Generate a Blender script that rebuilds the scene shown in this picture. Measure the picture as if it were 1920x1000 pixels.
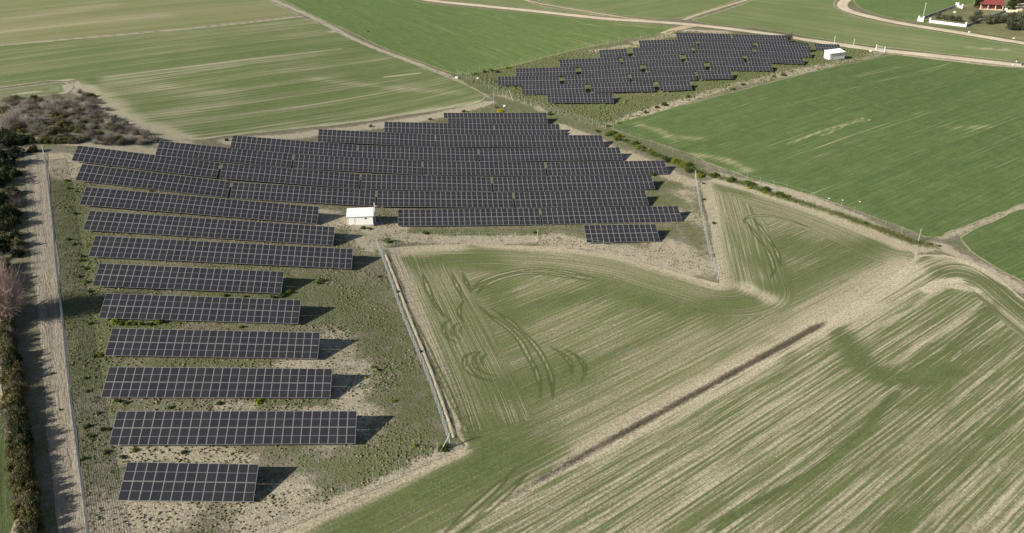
import bpy, bmesh, math, random
import numpy as np
from mathutils import Vector, Matrix, Euler
# measured layout, world metres
CTRL_ = [(-39.96,74.09,0.03),(-32.64,74.48,-0.91),(-25.32,74.87,-1.84),(-44.24,83.07,0.7),(-29.51,83.86,-0.64),(-14.78,84.65,-1.98),(-48.61,92.38,1.24),(-33.88,93.17,-0.12),(-19.16,93.96,-1.49),(-51.6,101.75,1.75),(-36.92,102.54,0.28),(-22.23,103.32,-1.18),(-56.0,111.39,2.37),(-41.32,112.17,0.79),(-26.65,112.96,-0.8),(-60.27,120.39,3.21),(-45.61,121.18,1.52),(-30.95,121.96,-0.18),(-64.58,129.98,3.9),(-42.56,131.16,1.35),(-20.53,132.34,-1.2),(-69.08,139.5,4.75),(-47.07,140.68,1.92),(-25.07,141.86,-0.91),(-73.41,149.22,5.76),(-51.45,150.4,2.57),(-29.5,151.58,-0.63),(-78.23,159.86,6.81),(-63.76,160.63,4.2),(-49.29,161.4,1.59),(-48.89,161.43,1.49),(-33.98,162.22,-0.19),(-19.06,163.02,-1.86),(-18.75,163.04,-1.9),(-3.87,163.84,-2.82),(11.01,164.63,-3.73),(11.37,164.65,-3.74),(26.45,165.46,-4.19),(41.52,166.27,-4.64),(-82.62,169.15,7.8),(-68.18,169.92,5.19),(-53.75,170.69,2.58),(-53.2,170.72,2.51),(-38.3,171.52,0.59),(-23.41,172.32,-1.33),(-23.12,172.33,-1.4),(-8.28,173.13,-2.45),(6.56,173.92,-3.5),(6.95,173.94,-3.52),(26.07,174.97,-4.1),(45.19,175.99,-4.68),(-69.44,179.98,5.03),(-54.69,180.77,2.82),(-39.94,181.56,0.61),(-39.6,181.58,0.55),(-24.68,182.38,-0.92),(-9.76,183.17,-2.38),(-9.49,183.19,-2.45),(5.4,183.99,-3.23),(20.3,184.78,-4.01),(20.71,184.81,-4.02),(35.81,185.61,-4.42),(50.9,186.42,-4.82),(-55.92,190.85,2.58),(-41.05,191.65,0.75),(-26.18,192.44,-1.08),(-25.91,192.46,-1.14),(-10.93,193.26,-2.19),(4.05,194.06,-3.24),(4.38,194.08,-3.26),(22.82,195.07,-3.82),(41.27,196.05,-4.38),(-37.0,201.98,0.33),(-22.02,202.78,-0.99),(-7.05,203.58,-2.32),(-6.8,203.59,-2.37),(15.75,204.8,-3.28),(38.29,206.01,-4.2),(-21.16,214.46,-1.77),(-6.08,215.26,-2.65),(8.99,216.07,-3.54),(9.36,216.09,-3.55),(18.61,216.58,-3.89),(27.86,217.08,-4.22),(-3.82,224.91,-2.56),(10.67,225.68,-3.06),(25.16,226.46,-3.55),(-13.78,154.03,-2.69),(1.17,154.83,-3.31),(16.13,155.63,-3.92),(16.45,155.65,-3.94),(31.68,156.46,-4.44),(46.92,157.28,-4.95),(24.32,145.74,-3.74),(31.88,146.14,-4.02),(39.45,146.55,-4.3),(27.41,245.44,-2.69),(48.08,244.85,-2.93),(20.13,255.75,-2.74),(40.8,255.16,-2.33),(42.66,255.11,-2.19),(63.23,254.53,-2.01),(65.15,254.47,-1.96),(75.34,254.18,-1.64),(12.82,266.06,-2.23),(33.63,265.47,-2.14),(35.42,265.42,-2.05),(56.96,264.81,-1.43),(57.9,264.78,-1.35),(79.71,264.16,-1.02),(80.55,264.14,-0.83),(91.88,263.82,-0.68),(19.69,275.97,-1.86),(40.38,275.38,-1.55),(42.27,275.33,-1.43),(63.09,274.74,-0.59),(64.85,274.69,-0.42),(85.71,274.1,-0.15),(87.37,274.05,-0.11),(109.56,273.42,-0.64),(36.12,285.61,-1.18),(57.82,284.99,-0.62),(58.88,284.96,-0.51),(79.58,284.38,0.44),(81.47,284.32,0.62),(102.56,283.73,0.45),(103.95,283.69,0.44),(124.69,283.1,-0.69),(52.19,295.25,-0.01),(62.19,294.97,0.4),(64.38,294.91,0.5),(86.52,294.28,1.34),(87.72,294.25,1.33),(109.27,293.64,0.73),(110.4,293.61,0.62),(131.55,293.01,-0.53),(69.08,304.88,1.38),(90.56,304.27,1.82),(92.03,304.23,1.81),(113.01,303.64,1.03),(114.73,303.59,0.97),(135.06,303.01,-0.07),(85.8,314.51,2.3),(107.67,313.89,1.55),(108.49,313.87,1.5),(130.22,313.26,0.93),(139.88,308.94,-1.54),(150.43,308.64,-1.98),(80.0,60.0,-4.5),(120.0,150.0,-4.5),(200.0,150.0,-4.0),(160.0,230.0,-3.5),(100.0,205.0,-3.8),(20.0,75.0,-4.0),(60.0,110.0,-4.3),(45.0,150.0,-4.2),(-110.0,170.0,9.0),(-140.0,260.0,8.0),(-120.0,100.0,4.5),(-90.0,60.0,2.2),(-60.0,40.0,0.5),(0.0,40.0,-3.0),(60.0,40.0,-4.5),(-60.0,260.0,4.0),(-60.0,340.0,4.0),(0.0,340.0,0.5),(-150.0,450.0,8.0),(0.0,450.0,2.0),(100.0,420.0,2.0),(200.0,330.0,-0.5),(300.0,330.0,-0.5),(330.0,430.0,0.0),(200.0,430.0,1.0),(300.0,200.0,-3.0),(350.0,100.0,-4.0),(150.0,30.0,-5.0),(-160.0,30.0,3.0),(420.0,520.0,0.0),(100.0,560.0,2.0),(-200.0,560.0,8.0),(-10.0,110.0,-3.2),(0.0,280.0,-1.0)]
TABLES_ = [('A1',13,-39.96,74.09,2.42,-0.1271,0.0535,1.1367),('A2',26,-44.24,83.07,3.09,-0.0905,0.0535,1.1393),('A3',26,-48.61,92.38,3.63,-0.0924,0.0535,1.1388),('A4',26,-51.6,101.75,4.14,-0.0993,0.0535,1.1371),('A5',26,-56.0,111.39,4.76,-0.1074,0.0535,1.1368),('A6',26,-60.27,120.39,5.6,-0.1149,0.0535,1.1368),('A7',39,-64.58,129.98,6.29,-0.1152,0.0535,1.1385),('A8',39,-69.08,139.5,7.14,-0.1279,0.0535,1.1393),('A9',39,-73.41,149.22,8.15,-0.1443,0.0535,1.1394),('e1',26,-78.23,159.86,9.2,-0.1782,0.0535,1.1325),('e2',26,-48.89,161.43,3.88,-0.1118,0.0535,1.1562),('e3',26,-18.75,163.04,0.48,-0.0611,0.0535,1.1486),('e4',26,11.37,164.65,-1.36,-0.0295,0.0535,1.1617),('d1',26,-82.62,169.15,10.19,-0.1787,0.0535,1.1301),('d2',26,-53.2,170.72,4.89,-0.1279,0.0535,1.1568),('d3',26,-23.12,172.33,0.99,-0.0708,0.0535,1.1462),('d4',33,6.95,173.94,-1.13,-0.0302,0.0535,1.1611),('c1',26,-69.44,179.98,7.41,-0.1482,0.0535,1.1491),('c2',26,-39.6,181.58,2.93,-0.0977,0.0535,1.1549),('c3',26,-9.49,183.19,-0.06,-0.0522,0.0535,1.149),('c4',26,20.71,184.81,-1.64,-0.0262,0.0535,1.1632),('b1',26,-55.92,190.85,4.97,-0.1224,0.0535,1.154),('b2',26,-25.91,192.46,1.25,-0.0701,0.0535,1.1565),('b3',32,4.38,194.08,-0.87,-0.0304,0.0535,1.155),('a1',26,-37.0,201.98,2.72,-0.0882,0.0535,1.1579),('a2',39,-6.8,203.59,0.02,-0.0404,0.0535,1.1588),('z1',26,-21.16,214.46,0.62,-0.0584,0.0535,1.1633),('z2',16,9.36,216.09,-1.16,-0.0363,0.0535,1.1592),('y1',25,-3.82,224.91,-0.18,-0.034,0.0535,1.1616),('f1',26,-13.78,154.03,-0.3,-0.0412,0.0535,1.153),('f2',26,16.45,155.65,-1.55,-0.0331,0.0535,1.1741),('g1',13,24.32,145.74,-1.36,-0.0369,0.0535,1.1666),('F1',18,27.37,245.44,-0.3,-0.0117,-0.0283,1.154),('F2a',18,20.09,255.75,-0.36,0.0201,-0.0283,1.154),('F2b',18,42.56,255.11,0.2,0.0084,-0.0283,1.154),('F2c',9,65.06,254.47,0.42,0.0319,-0.0283,1.154),('F3a',18,12.85,266.06,0.15,0.0047,-0.0283,1.154),('F3b',19,35.24,265.42,0.34,0.0286,-0.0283,1.154),('F3c',19,57.85,264.78,1.04,0.015,-0.0283,1.154),('F3d',10,80.45,264.14,1.56,0.0134,-0.0283,1.154),('F4a',18,19.65,275.97,0.52,0.0154,-0.0283,1.154),('F4b',18,42.31,275.33,0.96,0.0403,-0.0283,1.154),('F4c',18,64.9,274.69,1.97,0.0128,-0.0283,1.154),('F4d',19,87.51,274.05,2.27,-0.0236,-0.0283,1.154),('F5a',19,36.01,285.61,1.2,0.0259,-0.0283,1.154),('F5b',18,58.86,284.96,1.87,0.0461,-0.0283,1.154),('F5c',18,81.63,284.32,3.0,-0.0081,-0.0283,1.154),('F5d',18,103.95,283.69,2.82,-0.0543,-0.0283,1.154),('F6a',9,52.01,295.26,2.36,0.041,-0.0283,1.154),('F6b',19,64.5,294.91,2.89,0.0381,-0.0283,1.154),('F6c',19,87.54,294.25,3.72,-0.0278,-0.0283,1.154),('F6d',18,110.61,293.6,3.0,-0.0544,-0.0283,1.154),('F7a',19,68.87,304.89,3.76,0.0205,-0.0283,1.154),('F7b',18,92.15,304.23,4.19,-0.0372,-0.0283,1.154),('F7c',18,114.52,303.6,3.37,-0.0513,-0.0283,1.154),('F8a',19,85.78,314.51,4.69,-0.0345,-0.0283,1.154),('F8b',19,108.4,313.87,3.89,-0.0263,-0.0283,1.154),('F9',9,139.97,308.94,0.84,-0.041,-0.0283,1.154)]
FIELDS_ = {'FA':[(-278.4,452.5),(-112.9,478.3),(-90.5,404.4),(-77.2,379.5),(-69.7,366.3),(-98.3,334.1),(-130.3,309.2),(-158.5,289.1),(-177.0,275.5)],'FB':[(-175.9,273.5),(-157.4,287.0),(-129.4,306.7),(-97.6,331.3),(-68.9,361.7),(-58.3,349.0),(-47.0,329.2),(-34.6,309.6),(-19.5,290.5),(-5.8,273.3),(3.2,262.0),(8.2,252.7),(7.6,246.6),(2.7,240.5),(-5.4,235.4),(-22.2,224.3),(-38.4,211.7),(-50.7,202.9),(-58.6,196.9),(-63.6,191.7),(-67.9,189.3),(-73.8,192.6),(-89.5,208.3),(-104.5,227.4),(-111.6,237.7),(-119.7,237.6),(-128.4,228.1),(-144.8,219.6)],'FC':[(-137.3,218.4),(-127.5,226.2),(-119.3,233.5),(-114.6,236.7),(-109.6,229.9),(-108.3,223.0),(-115.3,218.4),(-121.5,214.3),(-131.7,208.3)],'FD':[(-98.9,482.2),(-51.9,493.9),(-19.4,416.1),(10.9,397.6),(35.4,381.2),(68.3,354.4),(91.0,338.7),(91.8,334.4),(86.6,327.1),(68.0,317.1),(45.2,306.7),(19.1,287.5),(3.4,276.7),(-3.1,277.1),(-19.8,296.8),(-33.0,314.9),(-43.2,332.5),(-56.9,354.5),(-64.5,367.1),(-73.1,383.6),(-86.7,410.5)],'FE':[(-19.9,467.4),(31.3,469.9),(38.0,409.7),(60.3,379.8),(76.5,359.8),(90.9,349.5),(70.2,365.0),(36.5,394.1),(11.3,410.7),(-12.9,425.3)],'FF':[(35.1,502.6),(203.7,498.5),(147.2,418.8),(108.3,369.7),(100.5,361.0),(88.0,357.1),(71.8,373.5),(50.4,401.6),(40.4,421.4)],'FG':[(155.6,422.5),(185.3,498.7),(257.4,498.0),(201.8,422.9),(190.2,402.6),(185.3,383.1),(189.3,358.5),(204.5,336.0),(217.9,318.9),(226.6,307.8),(241.4,288.6),(228.2,270.7),(211.1,284.1),(187.9,301.7),(170.3,314.2),(139.6,332.8),(109.1,346.8),(103.8,356.9)],'FH':[(252.4,498.0),(311.7,497.3),(282.6,432.8),(261.8,401.1),(251.0,394.8),(237.2,382.9),(217.0,365.6),(208.1,358.4),(204.4,358.7),(197.7,375.8),(198.8,396.1),(205.8,415.8)],'FI':[(323.6,497.1),(407.6,495.2),(251.5,293.4),(232.5,316.8),(217.1,337.2),(207.9,348.9),(208.0,356.0),(219.7,368.1),(249.2,396.5),(267.2,407.7)],'FJ':[(42.1,221.7),(46.6,224.7),(63.3,234.4),(83.4,245.6),(105.7,259.1),(134.9,279.0),(159.7,296.7),(169.9,302.4),(173.8,299.4),(182.4,291.8),(195.5,282.2),(206.0,276.4),(227.2,261.5),(262.1,232.4),(230.7,200.4),(158.9,172.7),(126.9,157.5),(113.7,150.5),(103.1,144.6),(98.5,141.8),(95.2,142.0),(89.7,152.8),(84.3,162.1),(77.7,171.0),(70.3,179.8),(64.8,188.5),(60.2,197.5),(52.3,207.2),(46.2,214.4)],'FK':[(102.5,142.3),(125.3,155.2),(156.8,170.0),(225.6,195.2),(111.3,79.3),(104.5,102.5),(103.3,112.2),(102.7,121.3),(101.3,128.8),(100.5,135.5)],'FL':[(-14.7,139.0),(-12.5,129.4),(-9.7,118.4),(-7.1,108.2),(-4.8,98.4),(-2.9,89.7),(-1.6,82.6),(-0.7,81.1),(-2.3,79.6),(-8.8,74.9),(-14.7,70.8),(-19.7,67.5),(-23.8,64.8),(-28.5,61.3),(-41.4,52.1),(-28.6,47.8),(-17.7,55.7),(-10.7,60.6),(-5.2,64.5),(3.8,70.9),(15.0,79.3),(32.5,91.4),(48.2,101.9),(60.4,110.1),(67.6,115.6),(77.2,123.1),(84.5,129.2),(89.6,134.3),(89.1,140.1),(86.6,146.4),(81.6,156.1),(75.3,164.9),(68.0,173.0),(61.8,178.4),(58.2,177.9),(54.0,158.2),(50.1,140.7),(46.5,124.4),(45.4,124.7),(41.4,127.8),(38.0,130.3),(32.7,134.5),(27.0,137.5),(20.0,140.1),(13.7,141.4),(3.1,142.5),(-4.4,142.0),(-10.6,140.6)],'FM':[(-28.6,47.9),(-17.7,55.7),(-10.8,60.7),(-5.2,64.7),(3.8,71.1),(15.1,79.6),(32.6,91.8),(48.4,102.4),(60.6,110.6),(67.9,116.2),(77.5,123.7),(84.8,129.9),(89.8,134.3),(94.6,134.0),(98.0,130.4),(99.3,124.1),(98.8,115.6),(98.6,104.3),(98.2,94.3),(102.7,63.9),(80.3,42.7)],'TR':[(-94.8,170.4),(-81.3,141.3),(-72.4,122.5),(-63.4,104.1),(-55.3,87.0),(-49.5,75.3),(-44.4,65.0),(-42.2,60.5),(-37.2,50.0),(-33.7,50.0),(-39.1,60.5),(-41.6,65.8),(-45.3,73.6),(-49.7,82.9),(-55.0,93.9),(-61.1,107.1),(-66.7,119.5),(-74.3,135.9),(-82.1,153.0),(-89.6,169.2),(-93.0,172.4)],'LG':[(-95.9,112.1),(-71.5,106.5),(-66.1,98.6),(-61.0,89.1),(-57.4,82.7),(-52.6,73.5),(-48.8,65.6),(-46.3,60.4),(-41.2,50.1),(-56.9,50.3)]}
LINES_ = {'road1':[(-33.4,447.5),(-15.5,421.6),(11.1,405.2),(36.0,388.2),(69.4,360.3),(99.1,344.9),(120.9,332.4),(136.7,325.2),(152.6,319.5),(167.8,309.0),(185.4,297.1),(198.6,287.3),(208.3,279.9),(229.6,264.7)],'road2':[(246.0,474.7),(204.5,419.3),(193.1,400.9),(188.6,384.5),(192.7,365.6),(200.3,350.7),(214.2,332.2),(222.0,321.8),(229.6,312.4),(248.5,289.5)],'path1':[(175.6,449.6),(148.9,415.3),(127.1,390.0),(107.1,365.4),(100.0,355.4)],'path2':[(26.7,444.3),(38.4,414.7),(60.8,382.8),(80.9,357.8),(99.5,346.2)],'drive':[(100.8,342.5),(96.3,338.6),(90.2,332.7),(83.6,324.1)],'bund':[(-15.0,136.0),(-12.8,127.3),(-10.2,117.0),(-7.6,106.9),(-5.3,97.4),(-3.4,89.1),(-2.1,82.6)],'ditch':[(3.1,70.4),(15.0,79.3),(32.5,91.4),(48.2,101.9),(60.4,110.1)],'fence_left':[(-88.3,165.7),(-82.3,153.0),(-74.4,135.9),(-66.9,119.4),(-61.1,107.1),(-55.0,93.9),(-49.8,82.9),(-45.3,73.6),(-41.6,65.8),(-39.1,60.5),(-34.4,51.1)],'fence_mid':[(-16.8,138.6),(-14.6,130.1),(-12.8,122.5),(-10.5,113.2),(-8.4,105.2),(-6.0,95.9),(-4.2,87.9),(-2.7,80.8)],'fence_low':[(-2.7,80.8),(-4.3,79.0),(-8.8,75.6),(-14.8,71.4),(-19.8,68.1),(-23.9,65.3)],'fence_curve':[(-16.8,138.6),(-10.6,141.6),(3.1,143.8),(13.8,142.9),(27.3,139.1),(38.4,131.8),(46.3,125.4)],'fence_right':[(57.2,179.7),(53.9,164.6),(50.0,146.1),(47.5,133.5),(46.3,125.4)],'fence_hedge':[(41.6,218.4),(47.1,211.1),(53.6,199.9),(59.4,187.8),(69.2,176.7),(78.4,166.3),(85.8,154.6),(92.6,139.9)],'fence_far':[(-0.8,274.8),(6.8,263.7),(16.5,247.4),(25.5,236.0),(33.4,227.3),(41.6,218.4)],'fence_top':[(-0.8,274.8),(19.1,286.8),(45.0,305.2),(71.9,315.2)],'hedge_row':[(42.2,215.1),(44.6,209.8),(47.7,203.1),(50.5,198.0),(53.4,193.1),(56.1,189.9),(58.8,184.4),(62.0,181.3),(65.7,178.1),(68.7,175.0),(71.8,169.2),(75.3,164.9)],'hedge_row2':[(75.3,164.9),(80.2,158.4),(84.6,152.0),(88.6,145.7),(92.3,139.4),(95.7,137.8)],'hedge_left':[(-78.2,122.0),(-70.4,106.6),(-63.5,93.6),(-57.6,82.7),(-52.7,73.5),(-48.4,65.6),(-45.8,60.4),(-41.0,51.1)],'hedge_left2':[(-76.6,122.2),(-68.9,106.7),(-62.1,93.7),(-56.2,82.7),(-51.3,73.5),(-47.2,65.7),(-44.6,60.5),(-39.8,51.1)],'verge_diag':[(-98.8,438.5),(-67.1,367.7),(-34.8,312.4),(-2.2,268.8),(10.5,247.9)],'ditch_ext':[(-41.4,52.1),(-28.6,47.8),(-17.7,55.7),(-10.7,60.6),(-5.2,64.5),(3.1,70.4),(15.0,79.3),(32.5,91.4),(48.2,101.9),(60.4,110.1),(67.6,115.6),(77.2,123.1),(84.5,129.2),(89.6,134.3)],'hedge_left3':[(-81.5,127.2),(-70.4,106.6),(-63.5,93.6),(-57.8,82.7),(-52.9,73.5),(-48.8,65.6),(-46.1,60.4)],'curb':[(-2.1,274.6),(12.5,237.0)]}
DRY_ = [([(12.5,252.9),(20.4,243.7),(26.9,233.5)],3,1),([(28.7,221.4),(36.3,209.7),(40.6,200.2)],2.5,1),([(41.7,198.5),(49.1,186.7),(54.8,177.3)],3,1),([(53.4,174.5),(50.4,158.4),(46.4,138.3),(45.6,128.0)],4.5,0.5),([(40.6,141.0),(44.8,132.4)],5,0.7),([(-16.1,145.6),(-2.2,145.1),(14.0,145.2),(24.4,141.4),(34.3,136.8),(43.0,129.6)],2.6,0.95),([(-29.7,152.5),(-20.4,146.1),(-17.9,141.2)],4,0.8),([(-24.9,148.7),(-14.3,149.5)],3,0.8),([(-87.0,166.2),(-80.3,160.2)],4,0.9),([(-89.0,178.9),(-69.2,178.1)],2.5,1),([(-57.6,192.9),(-37.6,206.1),(-24.6,216.8),(-5.4,230.7),(9.5,244.3)],2.2,0.8),([(-21.2,105.0),(-15.6,98.2),(-17.7,90.1)],4,0.55),([(-13.8,86.8),(-17.3,81.4)],4,0.6),([(-38.8,67.8),(-34.8,69.5)],4,0.7),([(-20.6,73.0),(-25.3,68.7)],3,0.6),([(-41.2,78.3),(-27.9,78.1)],2,0.5),([(-32.9,88.0),(-20.3,88.2)],1.5,0.5),([(-36.6,97.0),(-20.3,98.7)],1.5,0.5),([(42.9,221.6),(64.4,238.8),(96.4,258.9),(120.3,272.6),(161.8,301.1)],3,0.85),([(70.0,311.2),(86.8,321.7)],3,1),([(95.3,330.5),(109.3,328.2)],3,1),([(51.8,302.9),(70.3,307.8)],2.5,0.9),([(136.1,301.7),(142.7,297.0)],3,0.5),([(139.8,288.0),(166.8,306.9)],4,0.7),([(-93.4,412.2),(-66.9,367.8),(-34.8,311.5),(-2.1,271.3),(9.7,249.1)],1.3,0.75),([(-109.0,233.3),(-87.1,205.2),(-69.8,187.5)],4,1),([(90.4,136.2),(96.3,138.8),(100.9,118.8)],1.6,0.6),([(98.5,141.8),(126.1,156.3)],1.6,0.5),([(62.6,181.2),(78.5,166.6),(90.2,140.0)],2.2,1),([(-23.0,66.3),(-11.9,73.4),(-2.3,80.1)],1.5,0.9),([(-158.0,288.3),(-130.0,308.2),(-98.0,333.0),(-67.6,364.8)],1.0,0.7),([(-110.8,192.6),(-97.6,180.0)],5,0.4),([(167.7,304.3),(203.1,278.2)],2,0.5)]
LUSH_ = [([(44.6,167.3),(51.0,163.1)],4,0.5),([(-12.0,147.3),(15.3,147.5)],1.8,0.6),([(-23.6,146.8),(-14.8,141.8)],2.5,0.5),([(43.1,178.1),(51.0,175.3)],3,0.7),([(28.1,143.9),(41.9,146.3)],3,0.4),([(48.0,152.0),(46.8,135.9)],3,0.4),([(7.0,270.0),(22.8,242.4),(42.2,226.9)],9,0.8),([(18.0,270.5),(54.7,278.5),(109.2,297.6),(142.6,301.7)],26,0.7),([(47.1,236.4),(76.2,251.2),(102.8,266.8)],6,0.8),([(41.0,219.9),(51.4,203.4),(59.3,188.9)],2.5,0.8),([(-55.6,107.0),(-46.5,107.9)],2,0.9),([(-41.6,116.3),(-28.2,118.1)],2,0.8),([(-38.9,123.2),(-25.6,124.3)],5,0.3),([(-14.8,106.0),(-6.5,84.9),(-5.7,79.6)],7,0.3),([(-16.2,77.5),(-8.3,77.6)],6,0.3),([(-78.8,153.7),(-62.1,119.9)],3,0.5),([(-60.0,113.4),(-51.2,94.1)],4,0.5),([(-99.6,184.2),(-93.7,190.0)],4,0.7),([(-20.3,118.6),(-13.4,109.5)],6,0.4),([(23.6,151.0),(48.9,174.6)],3,0.2),([(-44.0,97.2),(-29.3,98.0)],1.5,0.6),([(-27.5,88.9),(-19.1,89.8)],1.5,0.5),([(234.2,415.2),(242.9,332.5)],30,0.5)]
TRACKS_ = [[(-0.4,120.2),(-1.2,117.5),(-1.2,115.1),(-0.5,112.9)],[(1.0,123.6),(2.6,126.5),(5.1,128.8),(8.2,130.4),(11.8,131.6),(16.8,131.0),(24.3,127.7)],[(1.8,122.1),(3.0,124.6),(5.5,127.2),(8.6,129.0),(11.6,129.9),(16.6,129.1),(23.1,126.4)],[(2.1,118.1),(4.0,114.9),(6.5,111.2),(8.4,107.0),(9.3,102.8),(10.2,98.3),(10.4,95.1),(10.2,91.4)],[(4.1,117.6),(6.3,114.6),(8.7,110.3),(10.5,106.1),(11.5,102.6),(12.2,98.3),(12.2,94.4),(11.9,91.1)],[(-2.7,113.7),(-3.8,112.3),(-3.8,110.0),(-3.0,107.6),(-1.6,106.6)],[(-1.6,112.6),(-2.3,111.2),(-2.2,109.0),(-1.3,107.6)],[(-0.8,111.7),(-1.2,110.4),(-0.9,108.7)],[(1.1,103.9),(-0.4,102.7),(-0.6,100.8),(-0.0,98.6),(1.7,96.6),(3.6,95.8)],[(1.9,103.9),(1.0,102.4),(1.0,100.4),(1.9,98.4),(3.7,97.2)],[(2.9,103.3),(2.1,101.9),(2.2,100.1)],[(13.0,105.3),(14.8,102.9),(15.7,99.9),(15.4,97.0)],[(15.4,104.4),(17.2,101.7),(17.7,98.4),(16.7,95.6)],[(60.3,151.6),(61.2,154.0),(63.3,155.7),(67.0,155.7),(70.3,153.4),(73.6,148.5)],[(61.0,152.5),(60.6,144.4),(60.0,136.6),(58.5,129.6),(56.6,126.0)],[(63.2,154.5),(62.7,147.1),(62.0,137.8),(60.4,130.7)],[(5.5,76.5),(2.9,73.2),(-0.1,69.7),(-3.5,65.7)],[(7.0,75.7),(4.5,72.6),(1.1,68.8),(-1.7,65.8)],[(-13.6,131.3),(-10.5,118.3),(-6.5,105.3),(-3.0,93.0),(-0.8,85.0)],[(-8.1,129.9),(-5.5,118.8),(-3.3,114.0)],[(-2.7,130.0),(-0.6,120.8)],[(-0.7,130.1),(0.9,122.7)]]
GFIELD_ = [([(-10.8,134.6),(-4.3,135.7),(2.8,135.0)],4,0.55),([(2.8,135.0),(5.8,132.8)],3,0.4),([(4.9,124.6),(6.5,119.0),(7.7,115.4)],4,0.55),([(0.5,118.1),(2.1,112.1),(4.6,107.1)],5,0.3),([(9.1,116.8),(17.5,120.4),(25.4,122.3)],2.5,0.55),([(5.5,93.8),(9.5,95.8),(14.1,97.1)],5,0.6),([(1.5,79.6),(4.7,81.2),(5.6,79.6)],6,0.75),([(3.2,78.6),(-5.5,73.3),(-14.9,66.7)],4,0.85),([(1.2,81.2),(-8.1,73.8),(-17.3,67.5)],2,0.5),([(8.5,76.5),(-2.3,69.3),(-7.6,65.4)],3,0.3),([(24.7,123.9),(37.0,114.8),(49.3,117.8),(62.3,126.2),(83.3,139.7)],3.5,0.6),([(30.7,119.7),(41.4,113.6)],5,0.4),([(41.9,115.4),(32.8,109.0),(18.0,99.1),(9.0,89.9)],1.2,0.45),([(65.7,140.2),(70.1,135.0),(77.6,137.0)],6,0.45),([(58.7,133.1),(59.3,126.3)],4,0.5),([(61.8,174.1),(66.9,169.6)],2.5,0.55),([(61.1,106.5),(60.3,98.0),(62.3,94.4),(66.6,93.0),(73.6,95.8)],2.5,0.8),([(89.5,126.9),(92.3,124.5),(96.1,119.1)],3,0.5),([(96.0,122.2),(96.6,112.3)],4,0.55),([(27.9,65.8),(46.8,76.8),(62.0,89.7)],0.7,0.9),([(67.9,94.7),(79.5,103.0),(95.2,116.2)],1.5,0.5),([(85.8,105.9),(72.8,94.4),(62.2,87.2)],2,0.3),([(80.6,88.5),(63.4,75.8),(46.2,64.0)],2.0,0.35),([(53.6,104.5),(57.4,101.2)],6,0.3),([(7.5,89.9),(10.0,85.0)],3,0.3),([(-108.8,240.2),(-91.6,212.2),(-77.0,198.5)],2,0.6)]
BARE_ = [([(84.6,129.4),(70.5,117.6),(51.9,104.6)],3.2,0.7),([(76.3,125.5),(62.4,112.4)],3,0.3),([(51.9,104.6),(32.7,92.2),(15.1,79.9)],2.2,0.6),([(-15.4,136.6),(-10.5,138.6),(-2.3,141.3)],3,0.7),([(-13.5,138.2),(-7.6,113.5),(-2.3,85.0)],1.2,0.5),([(61.8,178.4),(74.8,163.6),(88.2,138.4)],1.8,0.8),([(38.1,130.5),(45.8,123.8)],1.6,0.7),([(3.1,142.5),(26.9,137.0),(37.9,129.8)],1.3,0.6),([(59.1,176.0),(46.8,124.8)],1.5,0.6),([(50.9,122.6),(53.4,118.5)],2,0.7),([(-1.6,80.1),(-11.8,72.9),(-22.8,65.5)],1.6,0.9),([(15.0,79.4),(7.5,73.6),(0.8,68.0)],1.5,0.3),([(83.0,119.9),(87.9,123.1),(91.5,123.1)],0.8,0.9),([(88.9,120.5),(92.2,119.3)],0.8,0.8),([(89.6,202.0),(106.6,213.7),(120.7,220.1)],0.5,0.7),([(52.3,221.4),(56.7,216.3),(58.8,209.4)],2,0.4),([(61.4,196.6),(68.7,192.0),(71.7,184.1)],2,0.45),([(140.7,212.0),(152.2,212.4)],2,0.3),([(57.9,211.7),(67.5,207.8)],2,0.35),([(100.8,207.3),(119.8,221.6)],0.5,0.6),([(204.4,307.7),(216.8,302.8)],1,0.6),([(67.4,349.3),(87.4,335.2)],3,0.35),([(51.6,353.0),(68.5,342.8)],1.5,0.3),([(-87.2,234.4),(-67.0,231.6),(-75.9,211.9)],7,0.22),([(-106.3,230.4),(-85.0,203.2),(-68.0,189.7)],3.5,1),([(-63.6,191.7),(-25.1,222.6),(6.2,245.3)],1.5,0.5),([(89.8,135.0),(96.1,132.7),(99.0,122.0)],1.0,0.4),([(-169.3,311.4),(-124.8,351.8)],6,0.25),([(-179.6,332.4),(-155.0,374.7)],6,0.2),([(-105.7,244.1),(-43.7,302.2)],0.7,0.5),([(-51.6,332.1),(-47.8,335.6)],1.5,0.5),([(-25.3,266.7),(-14.1,274.3)],0.6,0.8),([(-44.9,256.9),(-0.5,253.5)],3,0.2),([(-128.1,227.5),(-114.5,239.5)],1,0.9),([(-120.7,221.0),(-116.7,224.5)],0.8,0.8),([(-112.5,232.8),(-108.7,225.5),(-109.8,221.5)],0.8,0.8)]
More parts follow.
